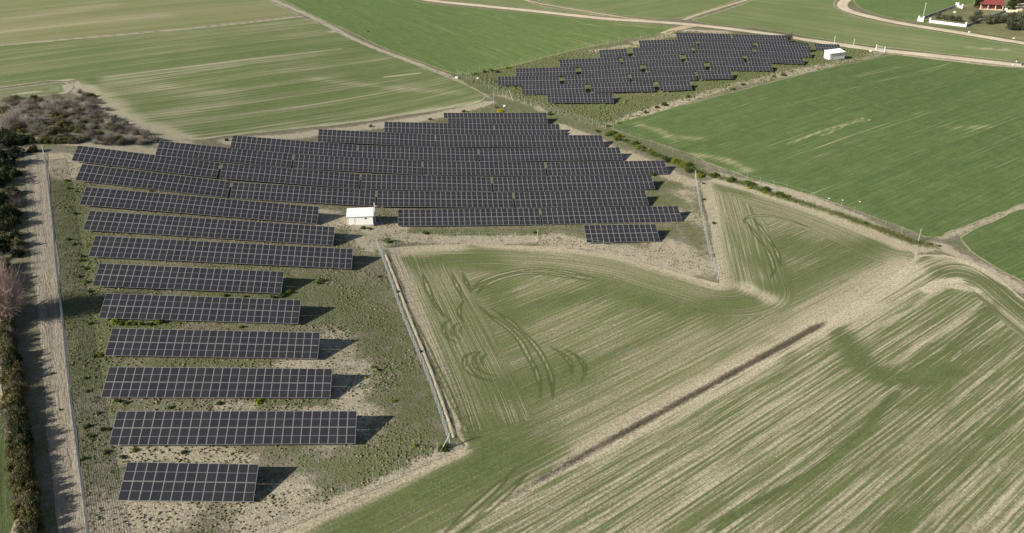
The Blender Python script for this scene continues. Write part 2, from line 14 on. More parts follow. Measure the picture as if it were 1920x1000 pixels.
SHRUBS_ = [(-80.2,156.1,0.55,'Y'),(-78.8,152.7,0.5,'Y'),(-76.7,151.6,0.4,'G'),(-73.2,142.2,0.5,'G'),(-70.4,132.3,0.45,'G'),(-68.8,130.7,0.45,'G'),(-65.9,126.5,0.45,'G'),(-65.5,125.0,0.5,'G'),(-62.1,118.2,0.45,'G'),(-60.5,115.3,0.5,'G'),(-57.0,106.3,0.5,'Y'),(-53.6,106.8,0.75,'Y'),(-52.5,106.6,0.55,'G'),(-51.6,106.7,0.6,'Y'),(-50.8,106.7,0.6,'G'),(-49.7,106.6,0.5,'Y'),(-48.5,106.7,0.55,'G'),(-47.3,107.5,0.8,'Y'),(-35.0,107.5,0.5,'Y'),(-39.8,116.6,0.5,'Y'),(-36.7,116.8,0.45,'Y'),(-32.2,117.0,0.5,'G'),(-30.8,117.7,0.6,'G'),(-30.0,118.8,0.6,'Y'),(-25.3,123.9,0.6,'G'),(-25.7,122.9,0.45,'G'),(-52.6,98.2,0.6,'Y'),(-53.2,98.0,0.45,'G'),(-28.6,88.8,0.55,'B'),(-46.6,88.0,0.5,'G'),(-45.3,87.7,0.4,'G'),(-33.6,88.2,0.45,'G'),(-44.3,78.2,0.45,'G'),(-41.2,78.7,0.4,'Y'),(-42.2,77.4,0.45,'G'),(-35.4,78.6,0.4,'G'),(-46.2,82.3,0.4,'G'),(-45.5,82.5,0.35,'G'),(-39.6,87.0,0.35,'G'),(-15.0,95.5,0.28,'F'),(-10.6,90.2,0.4,'Y'),(-7.2,80.8,0.4,'Y'),(-3.4,80.4,0.85,'G'),(-3.8,80.8,0.6,'Y'),(-20.4,147.8,0.6,'G'),(-19.1,147.8,0.5,'G'),(-15.2,142.0,0.8,'G'),(-7.9,147.2,0.6,'G'),(47.0,181.8,0.8,'G'),(-15.5,126.9,0.4,'G'),(14.5,147.8,0.5,'G'),(26.2,153.0,0.45,'G'),(25.9,143.9,0.5,'G'),(17.2,284.1,1.0,'B'),(12.0,234.4,0.9,'F'),(8.9,279.2,0.9,'G'),(11.1,281.3,0.8,'G'),(13.3,279.4,0.9,'D'),(5.3,276.2,0.8,'G'),(0.9,233.8,0.7,'G'),(10.9,238.1,0.7,'G'),(63.6,251.9,0.7,'F'),(84.1,281.0,0.6,'Y'),(26.8,232.0,1.0,'G'),(38.9,216.3,0.9,'G'),(43.6,212.7,0.8,'Y'),(63.6,238.4,1.1,'D'),(60.7,236.2,0.8,'D'),(56.2,232.2,0.8,'G'),(46.3,223.3,0.8,'Y'),(42.7,220.7,0.8,'G'),(111.5,266.1,1.0,'G'),(107.5,264.0,0.8,'G'),(93.7,255.0,0.8,'G'),(89.4,250.9,0.7,'G'),(72.7,244.8,0.8,'G'),(-37.1,336.6,0.5,'D'),(-64.0,132.2,0.4,'G'),(-60.1,136.4,0.4,'G'),(-64.1,156.0,0.4,'G'),(-75.4,165.8,0.5,'G'),(-65.8,136.0,0.5,'D'),(-0.9,180.3,0.3,'G'),(-58.3,193.1,0.6,'D'),(-25.2,216.1,0.6,'G'),(-17.4,220.8,0.6,'G'),(-9.0,225.4,0.7,'G'),(-63.9,122.4,0.5,'G'),(-63.7,119.8,0.45,'G'),(-52.8,86.0,0.3,'Y'),(-57.1,93.6,0.3,'Y'),(-52.4,92.8,0.35,'G'),(-51.0,89.9,0.35,'G'),(-47.9,85.5,0.35,'G'),(-48.3,82.9,0.45,'G'),(-47.1,81.0,0.4,'G'),(-46.5,77.0,0.4,'G'),(58.5,180.8,1.1,'Y'),(56.8,184.5,1.1,'D'),(58.2,176.1,0.5,'G'),(55.6,166.1,0.5,'G'),(53.6,151.9,0.5,'G'),(-13.2,97.7,0.4,'G'),(-14.1,98.4,0.4,'G'),(-7.4,103.6,0.4,'D'),(-11.9,122.1,0.35,'D')]
BRUSH_ = [(-103.9,180.0,1.8566,'E'),(-100.6,176.3,1.4743,'E'),(-100.4,177.0,1.6283,'E'),(-102.2,173.5,1.4745,'E'),(-100.2,169.9,1.9072,'N'),(-98.8,163.8,1.3971,'N'),(-99.6,164.9,1.91,'E'),(-92.2,158.1,1.4161,'E'),(-94.0,155.6,1.6775,'E'),(-93.5,153.3,1.4378,'N'),(-92.9,153.5,1.4162,'E'),(-92.1,151.4,1.8722,'E'),(-88.5,148.1,1.3462,'W'),(-86.7,147.0,1.5211,'N'),(-88.2,145.9,1.4793,'E'),(-84.4,143.6,1.583,'N'),(-86.3,140.7,1.3064,'E'),(-83.6,138.9,1.9681,'E'),(-82.1,136.2,1.9594,'W'),(-82.5,134.4,1.4756,'N'),(-84.0,132.9,1.8581,'W'),(-83.3,130.6,1.3638,'W'),(-80.9,130.9,1.4037,'W'),(-77.8,128.9,1.5187,'W'),(-79.7,126.3,1.7388,'W'),(-76.4,126.8,1.334,'N'),(-79.6,123.2,1.5407,'W'),(-107.7,193.8,2.6,'P'),(-107.1,188.1,2.2,'P'),(-103.6,190.8,2.2,'P'),(-98.9,185.2,2.4,'N'),(-96.8,184.6,2.2,'N'),(-104.8,206.3,1.8,'P'),(-106.4,206.1,1.6,'P'),(-102.4,205.1,1.6,'P'),(-111.2,209.4,1.6,'N'),(-114.5,210.8,1.5,'N'),(-117.0,210.5,1.4,'N'),(-111.3,214.0,1.2,'N'),(-103.1,210.6,1.4,'N'),(-100.8,209.9,1.5,'N'),(-101.1,215.7,1.3,'N'),(-105.2,224.1,1.2,'N'),(-96.7,208.0,1.8,'P'),(-94.9,208.4,1.5,'N'),(-89.8,200.5,1.6,'N'),(-87.1,198.2,1.6,'N'),(-89.2,193.9,1.7,'N'),(-92.3,195.5,1.6,'N'),(-85.9,193.4,1.6,'P'),(-83.4,193.3,1.7,'N'),(-81.0,191.8,1.6,'N'),(-78.3,189.5,1.7,'N'),(-75.4,187.0,1.7,'N'),(-72.9,185.1,1.4,'N'),(-74.8,182.7,1.3,'N'),(-77.4,183.3,1.5,'P'),(-80.0,184.0,1.5,'N'),(-82.0,183.1,1.5,'P'),(-83.7,181.4,1.4,'N'),(-86.1,181.5,1.4,'N'),(-87.5,179.3,1.3,'O'),(-88.9,178.0,1.3,'O'),(-90.8,177.6,1.4,'O'),(-92.9,178.5,1.3,'O'),(-92.8,187.8,1.5,'O'),(-96.4,192.0,1.6,'O'),(-95.0,195.9,1.4,'O'),(-98.5,198.3,1.3,'O'),(-94.6,185.0,1.4,'O'),(-90.1,187.0,1.4,'O'),(-94.0,177.1,1.3,'O'),(-96.4,176.8,1.5,'E'),(-98.0,175.9,1.8,'E'),(-101.7,178.9,1.9,'E'),(-101.0,173.8,2.2,'E'),(-93.1,170.6,1.2,'E'),(-95.4,168.0,2.0,'E'),(-94.9,162.3,2.6,'E'),(-90.6,157.0,1.6,'E'),(-92.1,153.0,2.8,'E'),(-87.1,148.6,1.5,'E'),(-86.9,144.0,2.4,'E'),(-82.8,140.0,1.4,'E'),(-82.9,135.8,2.2,'E'),(-79.1,132.2,1.3,'E'),(-79.3,128.3,2.0,'E'),(-76.0,125.8,1.2,'E'),(-85.8,136.6,2.5,'E'),(-81.4,127.2,2.2,'E')]
OLIVES_ = [(220.4,361.5,1.5),(222.7,358.9,1.3),(224.0,356.3,1.6),(226.3,355.0,1.5),(240.6,363.3,1.9),(230.3,350.0,2.0),(236.8,348.5,2.5),(241.9,350.7,2.4),(251.9,355.2,2.4),(238.7,336.0,2.3),(242.2,335.8,2.4),(255.0,352.6,2.6),(267.7,367.8,2.6),(247.9,355.3,1.6)]
THICKET_ = [(-121.5,214.3),(-115.1,217.8),(-104.8,218.0),(-102.1,221.6),(-87.7,203.4),(-72.3,187.7),(-72.0,183.2),(-85.7,176.2),(-91.9,174.9),(-97.5,182.2),(-107.5,185.8)]
YARD_ = [(-89.9,170.9),(-68.9,177.1),(-56.6,188.9),(-37.2,203.8),(-5.3,228.2),(10.3,242.6),(27.8,227.3),(40.2,215.2),(58.5,185.9),(46.4,125.8),(38.3,131.6),(27.2,138.9),(13.8,142.6),(-10.6,141.6),(-16.8,138.6),(-2.7,80.8),(-23.9,65.3),(-26.2,60.7),(-39.0,60.5),(-55.0,93.9),(-66.9,119.4)]
YARD2_ = [(-0.8,274.8),(19.1,286.8),(45.0,305.2),(71.9,315.2),(89.6,330.4),(135.8,323.0),(166.8,306.9),(161.0,299.4),(106.4,260.9),(63.6,235.3),(42.0,220.8),(33.4,227.3),(16.5,247.4)]
PTS_ = {'hut':(-19.75,150.2),'hut_l':(-23.63,149.32),'hut_r':(-18.59,150.44),'hut2_l':(138.28,289.52),'hut2_r':(145.26,292.24),'house_l':(256.75,383.87),'house_r':(266.94,383.65),'wall0':(209.14,357.13),'wall1':(212.62,353.88),'wall2':(223.15,343.38),'wallL':(247.93,393.3),'wallL2':(247.74,387.87),'wallR':(249.15,366.99),'wallR2':(263.44,377.81),'wallR3':(267.38,374.84),'tree_bare':(-69.25,106.64),'tree_poplar':(-70.64,105.44),'person':(207.96,284.13),'car':(208.92,279.01),'dark1':(255.48,388.46),'dark2':(258.59,389.94),'dark3':(272.12,386.59),'dark4':(279.95,394.29),'dark5':(289.25,404.03),'grayshrub':(131.96,314.36),'mast':(-18.37,150.49),'post1':(152.24,317.1),'post2':(160.29,316.56),'gate1':(167.19,307.74),'gate2':(166.01,300.95),'pole1':(10.29,240.86),'pole2':(14.51,246.18),'polelean':(16.85,245.56),'stick':(14.48,143.11),'polefence':(92.49,139.87),'mastfield':(56.93,178.66),'polehouse':(218.12,369.48),'antenna':(217.75,350.59),'rock1':(84.59,164.37),'rock2':(87.21,163.16),'rock3':(90.65,161.88),'rock4':(218.61,332.9),'rock5':(230.41,320.24),'rock6':(163.2,307.17),'rock7':(6.26,271.18),'rock8':(13.63,239.8),'rock9':(237.88,377.06),'rock10':(-0.87,270.87),'rock11':(204.98,281.42),'paveR':(276.85,389.6),'poleL':(-88.31,165.69),'white1':(27.96,290.39)}
DIRS_ = {'FA':(-169.346,311.422,0.739,0.674),'FB':(-147.219,266.178,0.72,0.694),'FC':(-125.313,221.894,0.825,0.565),'FD':(-43.122,400.52,0.484,-0.875),'FE':(11.269,409.889,0.806,-0.592),'FF':(72.319,376.394,0.731,0.682),'FG':(141.681,357.529,0.749,-0.662),'FH':(209.035,399.059,0.949,-0.315),'FJ':(50.226,226.831,0.841,0.542),'FK':(108.789,142.579,0.872,0.489),'ditch':(3.098,70.442,0.823,0.569),'LG':(-50.602,65.624,-0.428,0.904),'TR':(-43.045,65.74,-0.419,0.908)}
CAM_ = {'H':64.533,'f':1478.06,'pitch':0.4736,'yaw':0.0664}
SUN_ = (27.03,28.6)
TILT_ = 0.4488
L_ = 4.61
for o in list(bpy.data.objects): bpy.data.objects.remove(o)
SC = bpy.context.scene
COL = SC.collection
rng = np.random.default_rng(7)
random.seed(7)
R_ = math.radians

# ------------------------------------------------------------------ camera, sky, sun, exposure
cd = bpy.data.cameras.new('camera'); cam = bpy.data.objects.new('camera', cd); COL.objects.link(cam)
cam.location = (0, 0, CAM_['H']); cam.rotation_euler = (math.pi/2-CAM_['pitch'], 0, -CAM_['yaw'])
cd.sensor_width = 36; cd.lens = CAM_['f']/1920*36; cd.clip_start = 1; cd.clip_end = 8000
SC.camera = cam
W = bpy.data.worlds.new('World'); SC.world = W; W.use_nodes = True
wn = W.node_tree; bg = wn.nodes['Background']
sky = wn.nodes.new('ShaderNodeTexSky'); sky.sky_type = 'NISHITA'; sky.sun_disc = False
saz, sel = R_(SUN_[0]), R_(SUN_[1])
sky.sun_elevation = sel; sky.sun_rotation = math.atan2(-math.cos(saz), -math.sin(saz)) % (2*math.pi)
sky.air_density = 1.0; sky.dust_density = 1.5; sky.altitude = 100
wn.links.new(sky.outputs[0], bg.inputs[0]); bg.inputs[1].default_value = 0.05
sd = bpy.data.lights.new('sun', 'SUN'); sun = bpy.data.objects.new('sun', sd); COL.objects.link(sun)
sd.energy = 5.0; sd.angle = R_(0.53); sd.color = (1.0, 0.93, 0.82)
d = Vector((math.cos(saz)*math.cos(sel), math.sin(saz)*math.cos(sel), -math.sin(sel)))
sun.rotation_euler = d.to_track_quat('-Z', 'Y').to_euler(); sun.location = (-200, -100, 200)
vs = SC.view_settings
vs.view_transform = 'Standard'; vs.look = 'None'; vs.gamma = 1; vs.use_curve_mapping = False; vs.exposure = 0.6
SC.render.resolution_x = 1024; SC.render.resolution_y = 533

# ------------------------------------------------------------------ terrain height
CT = np.array(CTRL_)
def _tps(c, lam=0.008):
    n = len(c); dd = np.linalg.norm(c[:, None, :2]-c[None, :, :2], axis=2)/100
    K = np.where(dd > 0, dd*dd*np.log(np.maximum(dd, 1e-9)), 0)+lam*np.eye(n)
    P = np.c_[np.ones(n), c[:, :2]/100]
    A = np.block([[K, P], [P.T, np.zeros((3, 3))]])
    return np.linalg.solve(A, np.r_[c[:, 2], 0, 0, 0])
TW = _tps(CT)
def gz(x, y):
    x = np.clip(np.atleast_1d(np.asarray(x, float)), -330, 430); y = np.clip(np.atleast_1d(np.asarray(y, float)), 20, 560)
    out = np.empty(len(x))
    for i in range(0, len(x), 20000):
        a, b = x[i:i+20000], y[i:i+20000]
        d2 = ((a[:, None]-CT[None, :, 0])**2+(b[:, None]-CT[None, :, 1])**2)/1e4
        K = 0.5*d2*np.log(np.maximum(d2, 1e-18))
        out[i:i+20000] = K@TW[:-3]+TW[-3]+TW[-2]*a/100+TW[-1]*b/100
    return out
def gp(p, dz=0.0): return Vector((p[0], p[1], float(gz(p[0], p[1])[0])+dz))

# ------------------------------------------------------------------ helpers
def tag(o, label=None, cat=None, group=None, kind=None):
    if label: o['label'] = label
    if cat: o['category'] = cat
    if group: o['group'] = group
    if kind: o['kind'] = kind
    return o
def link(name, data, parent=None, mat=None):
    o = bpy.data.objects.new(name, data); COL.objects.link(o)
    if parent is not None: o.parent = parent
    if mat is not None and data is not None and not data.materials: data.materials.append(mat)
    return o
def empty(name, loc=(0, 0, 0), rz=0.0):
    o = bpy.data.objects.new(name, None); COL.objects.link(o); o.location = loc; o.rotation_euler = (0, 0, rz); o.empty_display_size = .3
    return o
def copy_tree(o, parent=None):
    c = o.copy(); COL.objects.link(c); c.parent = parent
    for ch in o.children: copy_tree(ch, c)
    return c
def mesh_np(name, V, Fc, smooth=False):
    """V (n,3); Fc (m,k) int, k = 3 or 4"""
    V = np.asarray(V, np.float32); Fc = np.asarray(Fc, np.int32); k = Fc.shape[1]
    me = bpy.data.meshes.new(name); me.vertices.add(len(V)); me.vertices.foreach_set('co', V.ravel())
    me.loops.add(Fc.size); me.loops.foreach_set('vertex_index', Fc.ravel())
    me.polygons.add(len(Fc)); me.polygons.foreach_set('loop_start', np.arange(0, Fc.size, k, dtype=np.int32))
    me.polygons.foreach_set('loop_total', np.full(len(Fc), k, np.int32))
    if smooth: me.polygons.foreach_set('use_smooth', np.ones(len(Fc), bool))
    me.update(calc_edges=True); me.validate()
    return me
def fattr(me, name, a):
    at = me.attributes.new(name, 'FLOAT', 'POINT'); at.data.foreach_set('value', np.asarray(a, np.float32))
class MB:
    def __init__(s): s.v = []; s.f = []; s.m = []
    def box(s, c, size, M=None, mi=0, taper=1.0):
        b = len(s.v); sx, sy, sz = size[0]/2, size[1]/2, size[2]/2
        for z in (-1, 1):
            k = taper if z > 0 else 1
            for x, y in ((-1, -1), (1, -1), (1, 1), (-1, 1)):
                p = Vector((x*sx*k, y*sy*k, z*sz)); p = (M @ p if M else p)+Vector(c); s.v.append(tuple(p))
        for f in ((0, 3, 2, 1), (4, 5, 6, 7), (0, 1, 5, 4), (1, 2, 6, 5), (2, 3, 7, 6), (3, 0, 4, 7)):
            s.f.append(tuple(b+i for i in f)); s.m.append(mi)
        return s
    def quad(s, pts, mi=0):
        b = len(s.v); s.v += [tuple(p) for p in pts]; s.f.append(tuple(range(b, b+len(pts)))); s.m.append(mi); return s
    def tube(s, a, b_, r0, r1=None, n=6, mi=0, cap=True):
        a, b_ = Vector(a), Vector(b_); r1 = r0 if r1 is None else r1
        ax = (b_-a).normalized(); t = ax.orthogonal().normalized(); w = ax.cross(t); k = len(s.v)
        for p, r in ((a, r0), (b_, r1)):
            for i in range(n):
                an = 2*math.pi*i/n; s.v.append(tuple(p+t*(r*math.cos(an))+w*(r*math.sin(an))))
        for i in range(n):
            j = (i+1) % n; s.f.append((k+i, k+j, k+n+j, k+n+i)); s.m.append(mi)
        if cap:
            s.f.append(tuple(k+i for i in reversed(range(n)))); s.m.append(mi); s.f.append(tuple(k+n+i for i in range(n))); s.m.append(mi)
        return s
    def mesh(s, name, mats, smooth=False):
        me = bpy.data.meshes.new(name); me.from_pydata(s.v, [], s.f)
        for m in mats: me.materials.append(m)
        me.polygons.foreach_set('material_index', s.m)
        if smooth: me.polygons.foreach_set('use_smooth', [True]*len(s.f))
        me.update(); return me
def catmull(P, step=1.0, closed=False):
    P = [np.array(p, float) for p in P]; n = len(P); out = []
    for i in range(n if closed else n-1):
        p1, p2 = P[i], P[(i+1) % n]
        p0 = P[i-1] if (i > 0 or closed) else 2*p1-p2
        p3 = P[(i+2) % n] if (i+2 < n or closed) else 2*p2-p1
        # centripetal-ish: limit tangents at sharp corners
        L_ = np.linalg.norm(p2-p1); m1 = (p2-p0)/2; m2 = (p3-p1)/2
        for m, a, b in ((m1, p1-p0, p2-p1), (m2, p2-p1, p3-p2)):
            la, lb = np.linalg.norm(a)+1e-9, np.linalg.norm(b)+1e-9
            if (a@b)/(la*lb) < 0.75: m *= 0
            m *= min(1, L_/(np.linalg.norm(m)+1e-9))
        k = max(1, int(math.ceil(L_/step)))
        for j in range(k):
            t = j/k; t2, t3 = t*t, t*t*t
            out.append((2*t3-3*t2+1)*p1+(t3-2*t2+t)*m1+(-2*t3+3*t2)*p2+(t3-t2)*m2)
    if not closed: out.append(P[-1])
    return np.array(out)
def seg_dist(X, Y, P, closed=False):
    """distance to polyline and nearest point"""
    P = np.asarray(P); A = P if closed else P[:-1]; B = np.roll(P, -1, 0) if closed else P[1:]
    best = np.full(len(X), 1e18); nx = np.zeros(len(X)); ny = np.zeros(len(X))
    for a, b in zip(A, B):
        e = b-a; l2 = e@e+1e-12
        t = np.clip(((X-a[0])*e[0]+(Y-a[1])*e[1])/l2, 0, 1)
        qx = a[0]+t*e[0]; qy = a[1]+t*e[1]; dd = (X-qx)**2+(Y-qy)**2
        m = dd < best; best[m] = dd[m]; nx[m] = qx[m]; ny[m] = qy[m]
    return np.sqrt(best), nx, ny
def inside(X, Y, P):
    P = np.asarray(P); c = np.zeros(len(X), bool); j = len(P)-1
    for i in range(len(P)):
        xi, yi = P[i]; xj, yj = P[j]
        if yi != yj:
            c ^= ((yi > Y) != (yj > Y)) & (X < (xj-xi)*(Y-yi)/(yj-yi)+xi)
        j = i
    return c
def strokes(X, Y, L):
    out = np.zeros(len(X))
    for P, w, s in L:
        P = np.array(P); lo = P.min(0)-3*w; hi = P.max(0)+3*w
        m = (X > lo[0]) & (X < hi[0]) & (Y > lo[1]) & (Y < hi[1])
        if m.any():
            dd, _, _ = seg_dist(X[m], Y[m], catmull(P, 4.0)); out[m] = np.maximum(out[m], s*np.exp(-(dd/w)**2))
    return out
# cheap value noise for geometry decisions
def vnoise(X, Y, sc, seed=0):
    x = np.asarray(X)/sc; y = np.asarray(Y)/sc; xi = np.floor(x).astype(np.int64); yi = np.floor(y).astype(np.int64); fx = x-xi; fy = y-yi
    fx = fx*fx*(3-2*fx); fy = fy*fy*(3-2*fy)
    def h(a, b):
        n = (a*374761393+b*668265263+seed*1442695041) & 0x7fffffff; n = ((n ^ (n >> 13))*1274126177) & 0x7fffffff
        return ((n ^ (n >> 16)) & 0xffff)/65535.0
    return (h(xi, yi)*(1-fx)+h(xi+1, yi)*fx)*(1-fy)+(h(xi, yi+1)*(1-fx)+h(xi+1, yi+1)*fx)*fy

# ------------------------------------------------------------------ materials
class NT:
    def __init__(s, name):
        s.m = bpy.data.materials.new(name); s.m.use_nodes = True; s.t = s.m.node_tree; s.b = s.t.nodes['Principled BSDF']
        s.b.inputs['Roughness'].default_value = .9; s.b.inputs['Specular IOR Level'].default_value = .15
    def n(s, typ, **kw):
        nd = s.t.nodes.new(typ)
        for k, v in kw.items(): setattr(nd, k, v)
        return nd
    def put(s, sock, v):
        if isinstance(v, (int, float)): sock.default_value = v
        elif isinstance(v, (tuple, list)): sock.default_value = tuple(v)+((1,) if len(v) == 3 and len(sock.default_value) == 4 else ())
        else: s.t.links.new(v, sock)
    def attr(s, name): return s.n('ShaderNodeAttribute', attribute_name=name).outputs['Fac']
    def pos(s): return s.n('ShaderNodeNewGeometry').outputs['Position']
    def obj(s): return s.n('ShaderNodeTexCoord').outputs['Object']
    def rnd(s): return s.n('ShaderNodeObjectInfo').outputs['Random']
    def xyz(s, x, y, z=0.0):
        nd = s.n('ShaderNodeCombineXYZ'); s.put(nd.inputs[0], x); s.put(nd.inputs[1], y); s.put(nd.inputs[2], z); return nd.outputs[0]
    def sep(s, v):
        nd = s.n('ShaderNodeSeparateXYZ'); s.put(nd.inputs[0], v); return nd.outputs
    def ma(s, op, a, b=0.0, c=0.0, clamp=False):
        nd = s.n('ShaderNodeMath', operation=op); nd.use_clamp = clamp
        s.put(nd.inputs[0], a); s.put(nd.inputs[1], b)
        if op in ('MULTIPLY_ADD', 'COMPARE'): s.put(nd.inputs[2], c)
        return nd.outputs[0]
    def noise(s, vec, scale, detail=2.0, rough=.5, dist=0.0):
        nd = s.n('ShaderNodeTexNoise'); s.put(nd.inputs['Vector'], vec); nd.inputs['Scale'].default_value = scale; nd.inputs['Detail'].default_value = detail
        nd.inputs['Roughness'].default_value = rough; nd.inputs['Distortion'].default_value = dist; return nd.outputs['Fac']
    def vor(s, vec, scale, out='Distance', rnd=1.0):
        nd = s.n('ShaderNodeTexVoronoi'); s.put(nd.inputs['Vector'], vec); nd.inputs['Scale'].default_value = scale; nd.inputs['Randomness'].default_value = rnd; return nd.outputs[out]
    def sst(s, v, lo, hi):
        nd = s.n('ShaderNodeMapRange', interpolation_type='SMOOTHSTEP'); s.put(nd.inputs[0], v); s.put(nd.inputs[1], lo); s.put(nd.inputs[2], hi); return nd.outputs[0]
    def mix(s, f, a, b):
        nd = s.n('ShaderNodeMix', data_type='RGBA'); s.put(nd.inputs[0], f); s.put(nd.inputs[6], a); s.put(nd.inputs[7], b); return nd.outputs[2]
    def scl(s, f, a):
        nd = s.n('ShaderNodeMix', data_type='RGBA', blend_type='MULTIPLY'); nd.inputs[0].default_value = 1; s.put(nd.inputs[6], a)
        c = s.n('ShaderNodeCombineColor'); [s.put(c.inputs[i], f) for i in range(3)]; s.t.links.new(c.outputs[0], nd.inputs[7]); return nd.outputs[2]
    def bump(s, h, strength, dist):
        nd = s.n('ShaderNodeBump'); nd.inputs['Strength'].default_value = strength; nd.inputs['Distance'].default_value = dist; s.put(nd.inputs['Height'], h); s.t.links.new(nd.outputs[0], s.b.inputs['Normal'])
    def col(s, c): s.put(s.b.inputs['Base Color'], c); return s.m
def plain(name, c, rough=.8, metal=0.0, var=.12, scale=6.0, spec=.2):
    t = NT(name); t.b.inputs['Roughness'].default_value = rough; t.b.inputs['Metallic'].default_value = metal; t.b.inputs['Specular IOR Level'].default_value = spec
    nz = t.noise(t.obj(), scale, 3); t.col(t.scl(t.ma('MULTIPLY_ADD', nz, 2*var, 1-var), c)); return t.m
SOIL_A, SOIL_B = (.43, .385, .27), (.31, .27, .18)
def crop_mat(name, base=.5, a1=.6, a2=.5, a3=.3, ap=.5, af=.35, green=((.085, .135, .04), (.13, .18, .06)), soil=(SOIL_A, SOIL_B), edge=1.2, lo=.35, hi=.7, bump=.5, f1=.9, wob=1.5, gr_c=.45, tram=0.0, drill=None):
    t = NT(name); P = t.pos(); rv = t.attr('rowv'); ru = t.attr('rowu')
    wv = t.ma('ADD', rv, t.ma('MULTIPLY', t.noise(P, .06, 2), wob))
    n1 = t.noise(t.xyz(wv, t.ma('MULTIPLY', ru, .014)), f1, 3, .6)
    n2 = t.noise(t.xyz(wv, t.ma('MULTIPLY', ru, .02), 7.0), .2, 2)
    n3 = t.noise(t.xyz(wv, t.ma('MULTIPLY', ru, .025), 3.0), 3.0, 3, .65)
    np_ = t.noise(P, .045, 3); nm = t.noise(P, .35, 3, .6); nf = t.noise(P, 2.6, 5, .7)
    dens = base
    for nn, a in ((n1, a1), (n2, a2), (n3, a3), (np_, ap), (nm, ap*.5), (nf, af)):
        dens = t.ma('ADD', dens, t.ma('MULTIPLY', t.ma('SUBTRACT', nn, .5), a*2))
    dens = t.ma('ADD', dens, t.ma('MULTIPLY', t.attr('gr'), t.ma('MULTIPLY_ADD', n3, 1.4, .3))); dens = t.ma('SUBTRACT', dens, t.attr('ba'))
    if drill:
        sn = t.ma('SINE', t.ma('MULTIPLY', wv, 6.2832/drill[0])); dens = t.ma('ADD', dens, t.ma('MULTIPLY', t.ma('MULTIPLY', sn, drill[1]), t.ma('MULTIPLY_ADD', n1, 1.6, .2)))
    if tram:
        fr = t.ma('MULTIPLY', t.ma('ABSOLUTE', t.ma('SUBTRACT', t.ma('FRACT', t.ma('DIVIDE', t.ma('ADD', wv, 900.0), tram)), .5)), tram)
        ln_ = t.ma('SUBTRACT', 1.0, t.sst(t.ma('ABSOLUTE', t.ma('SUBTRACT', fr, .8)), .1, .4)); dens = t.ma('SUBTRACT', dens, t.ma('MULTIPLY', ln_, t.ma('MULTIPLY', t.sst(np_, .42, .68), .42)))
    if edge > 0:
        ed = t.sst(t.ma('ADD', t.attr('edge'), t.ma('MULTIPLY', t.ma('SUBTRACT', nm, .5), edge*1.6)), 0.0, edge)
        dens = t.ma('SUBTRACT', dens, t.ma('MULTIPLY', t.ma('SUBTRACT', 1.0, ed), .8))
    f = t.ma('MULTIPLY_ADD', t.sst(dens, lo, hi), .90, .05)
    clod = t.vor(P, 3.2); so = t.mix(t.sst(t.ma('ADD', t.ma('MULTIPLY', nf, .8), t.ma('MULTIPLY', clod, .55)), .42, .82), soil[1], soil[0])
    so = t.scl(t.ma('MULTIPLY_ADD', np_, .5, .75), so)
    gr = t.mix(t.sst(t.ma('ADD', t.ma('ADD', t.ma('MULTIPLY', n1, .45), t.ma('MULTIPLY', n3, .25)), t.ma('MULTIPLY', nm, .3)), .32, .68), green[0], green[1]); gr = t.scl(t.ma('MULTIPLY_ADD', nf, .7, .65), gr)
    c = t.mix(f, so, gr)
    c = t.scl(t.ma('ADD', t.ma('MULTIPLY', n3, gr_c), t.ma('MULTIPLY_ADD', nf, .9, .55-gr_c*.5)), c)  # row shadows painted into the colour, plus random clod speckle
    tk = t.attr('trk')
    line = t.ma('SUBTRACT', 1.0, t.sst(tk, .05, .36)); side = t.ma('SUBTRACT', t.ma('SUBTRACT', 1.0, t.sst(tk, .45, .8)), line)
    c = t.mix(t.ma('MULTIPLY', side, .8), c, t.scl(.8, gr)); c = t.mix(t.ma('MULTIPLY', line, .6), c, soil[0])
    t.bump(t.ma('ADD', t.ma('MULTIPLY', nf, .6), t.ma('ADD', t.ma('MULTIPLY', n3, .6), t.ma('MULTIPLY', f, .25))), bump, .12)
    return t.col(c)
def scrub_mat():
    t = NT('scrub_ground'); P = t.pos(); dry = t.attr('dry'); lush = t.attr('lush')
    nb = t.noise(P, .09, 3, .6); nm = t.noise(P, .55, 4, .65); nf = t.noise(P, 3.2, 5, .7); nd = t.noise(t.xyz(t.sep(P)[0], t.sep(P)[1], 40.0), .8, 4, .7)
    soil = t.mix(t.sst(nf, .35, .7), (.32, .285, .205), (.53, .475, .35))
    straw = t.mix(t.sst(nf, .3, .7), (.155, .142, .10), (.25, .23, .165))
    veg = t.mix(t.sst(nf, .3, .7), (.09, .105, .045), (.175, .185, .09))
    fs = t.sst(t.ma('ADD', t.ma('ADD', t.ma('MULTIPLY', nb, .7), t.ma('MULTIPLY', nd, .8)), t.ma('ADD', t.ma('MULTIPLY', dry, .75), t.ma('MULTIPLY', lush, -.45))), .84, 1.1)
    c = t.mix(fs, straw, soil)
    fv = t.sst(t.ma('ADD', t.ma('ADD', t.ma('MULTIPLY', nb, -.35), t.ma('MULTIPLY', nm, 1.1)), t.ma('ADD', t.ma('MULTIPLY', lush, .55), t.ma('MULTIPLY', dry, -.35))), .27, .58)
    c = t.mix(t.ma('MULTIPLY', fv, .92), c, veg)
    t.bump(t.ma('ADD', nf, t.ma('MULTIPLY', nm, .8)), .9, .22); return t.col(c)
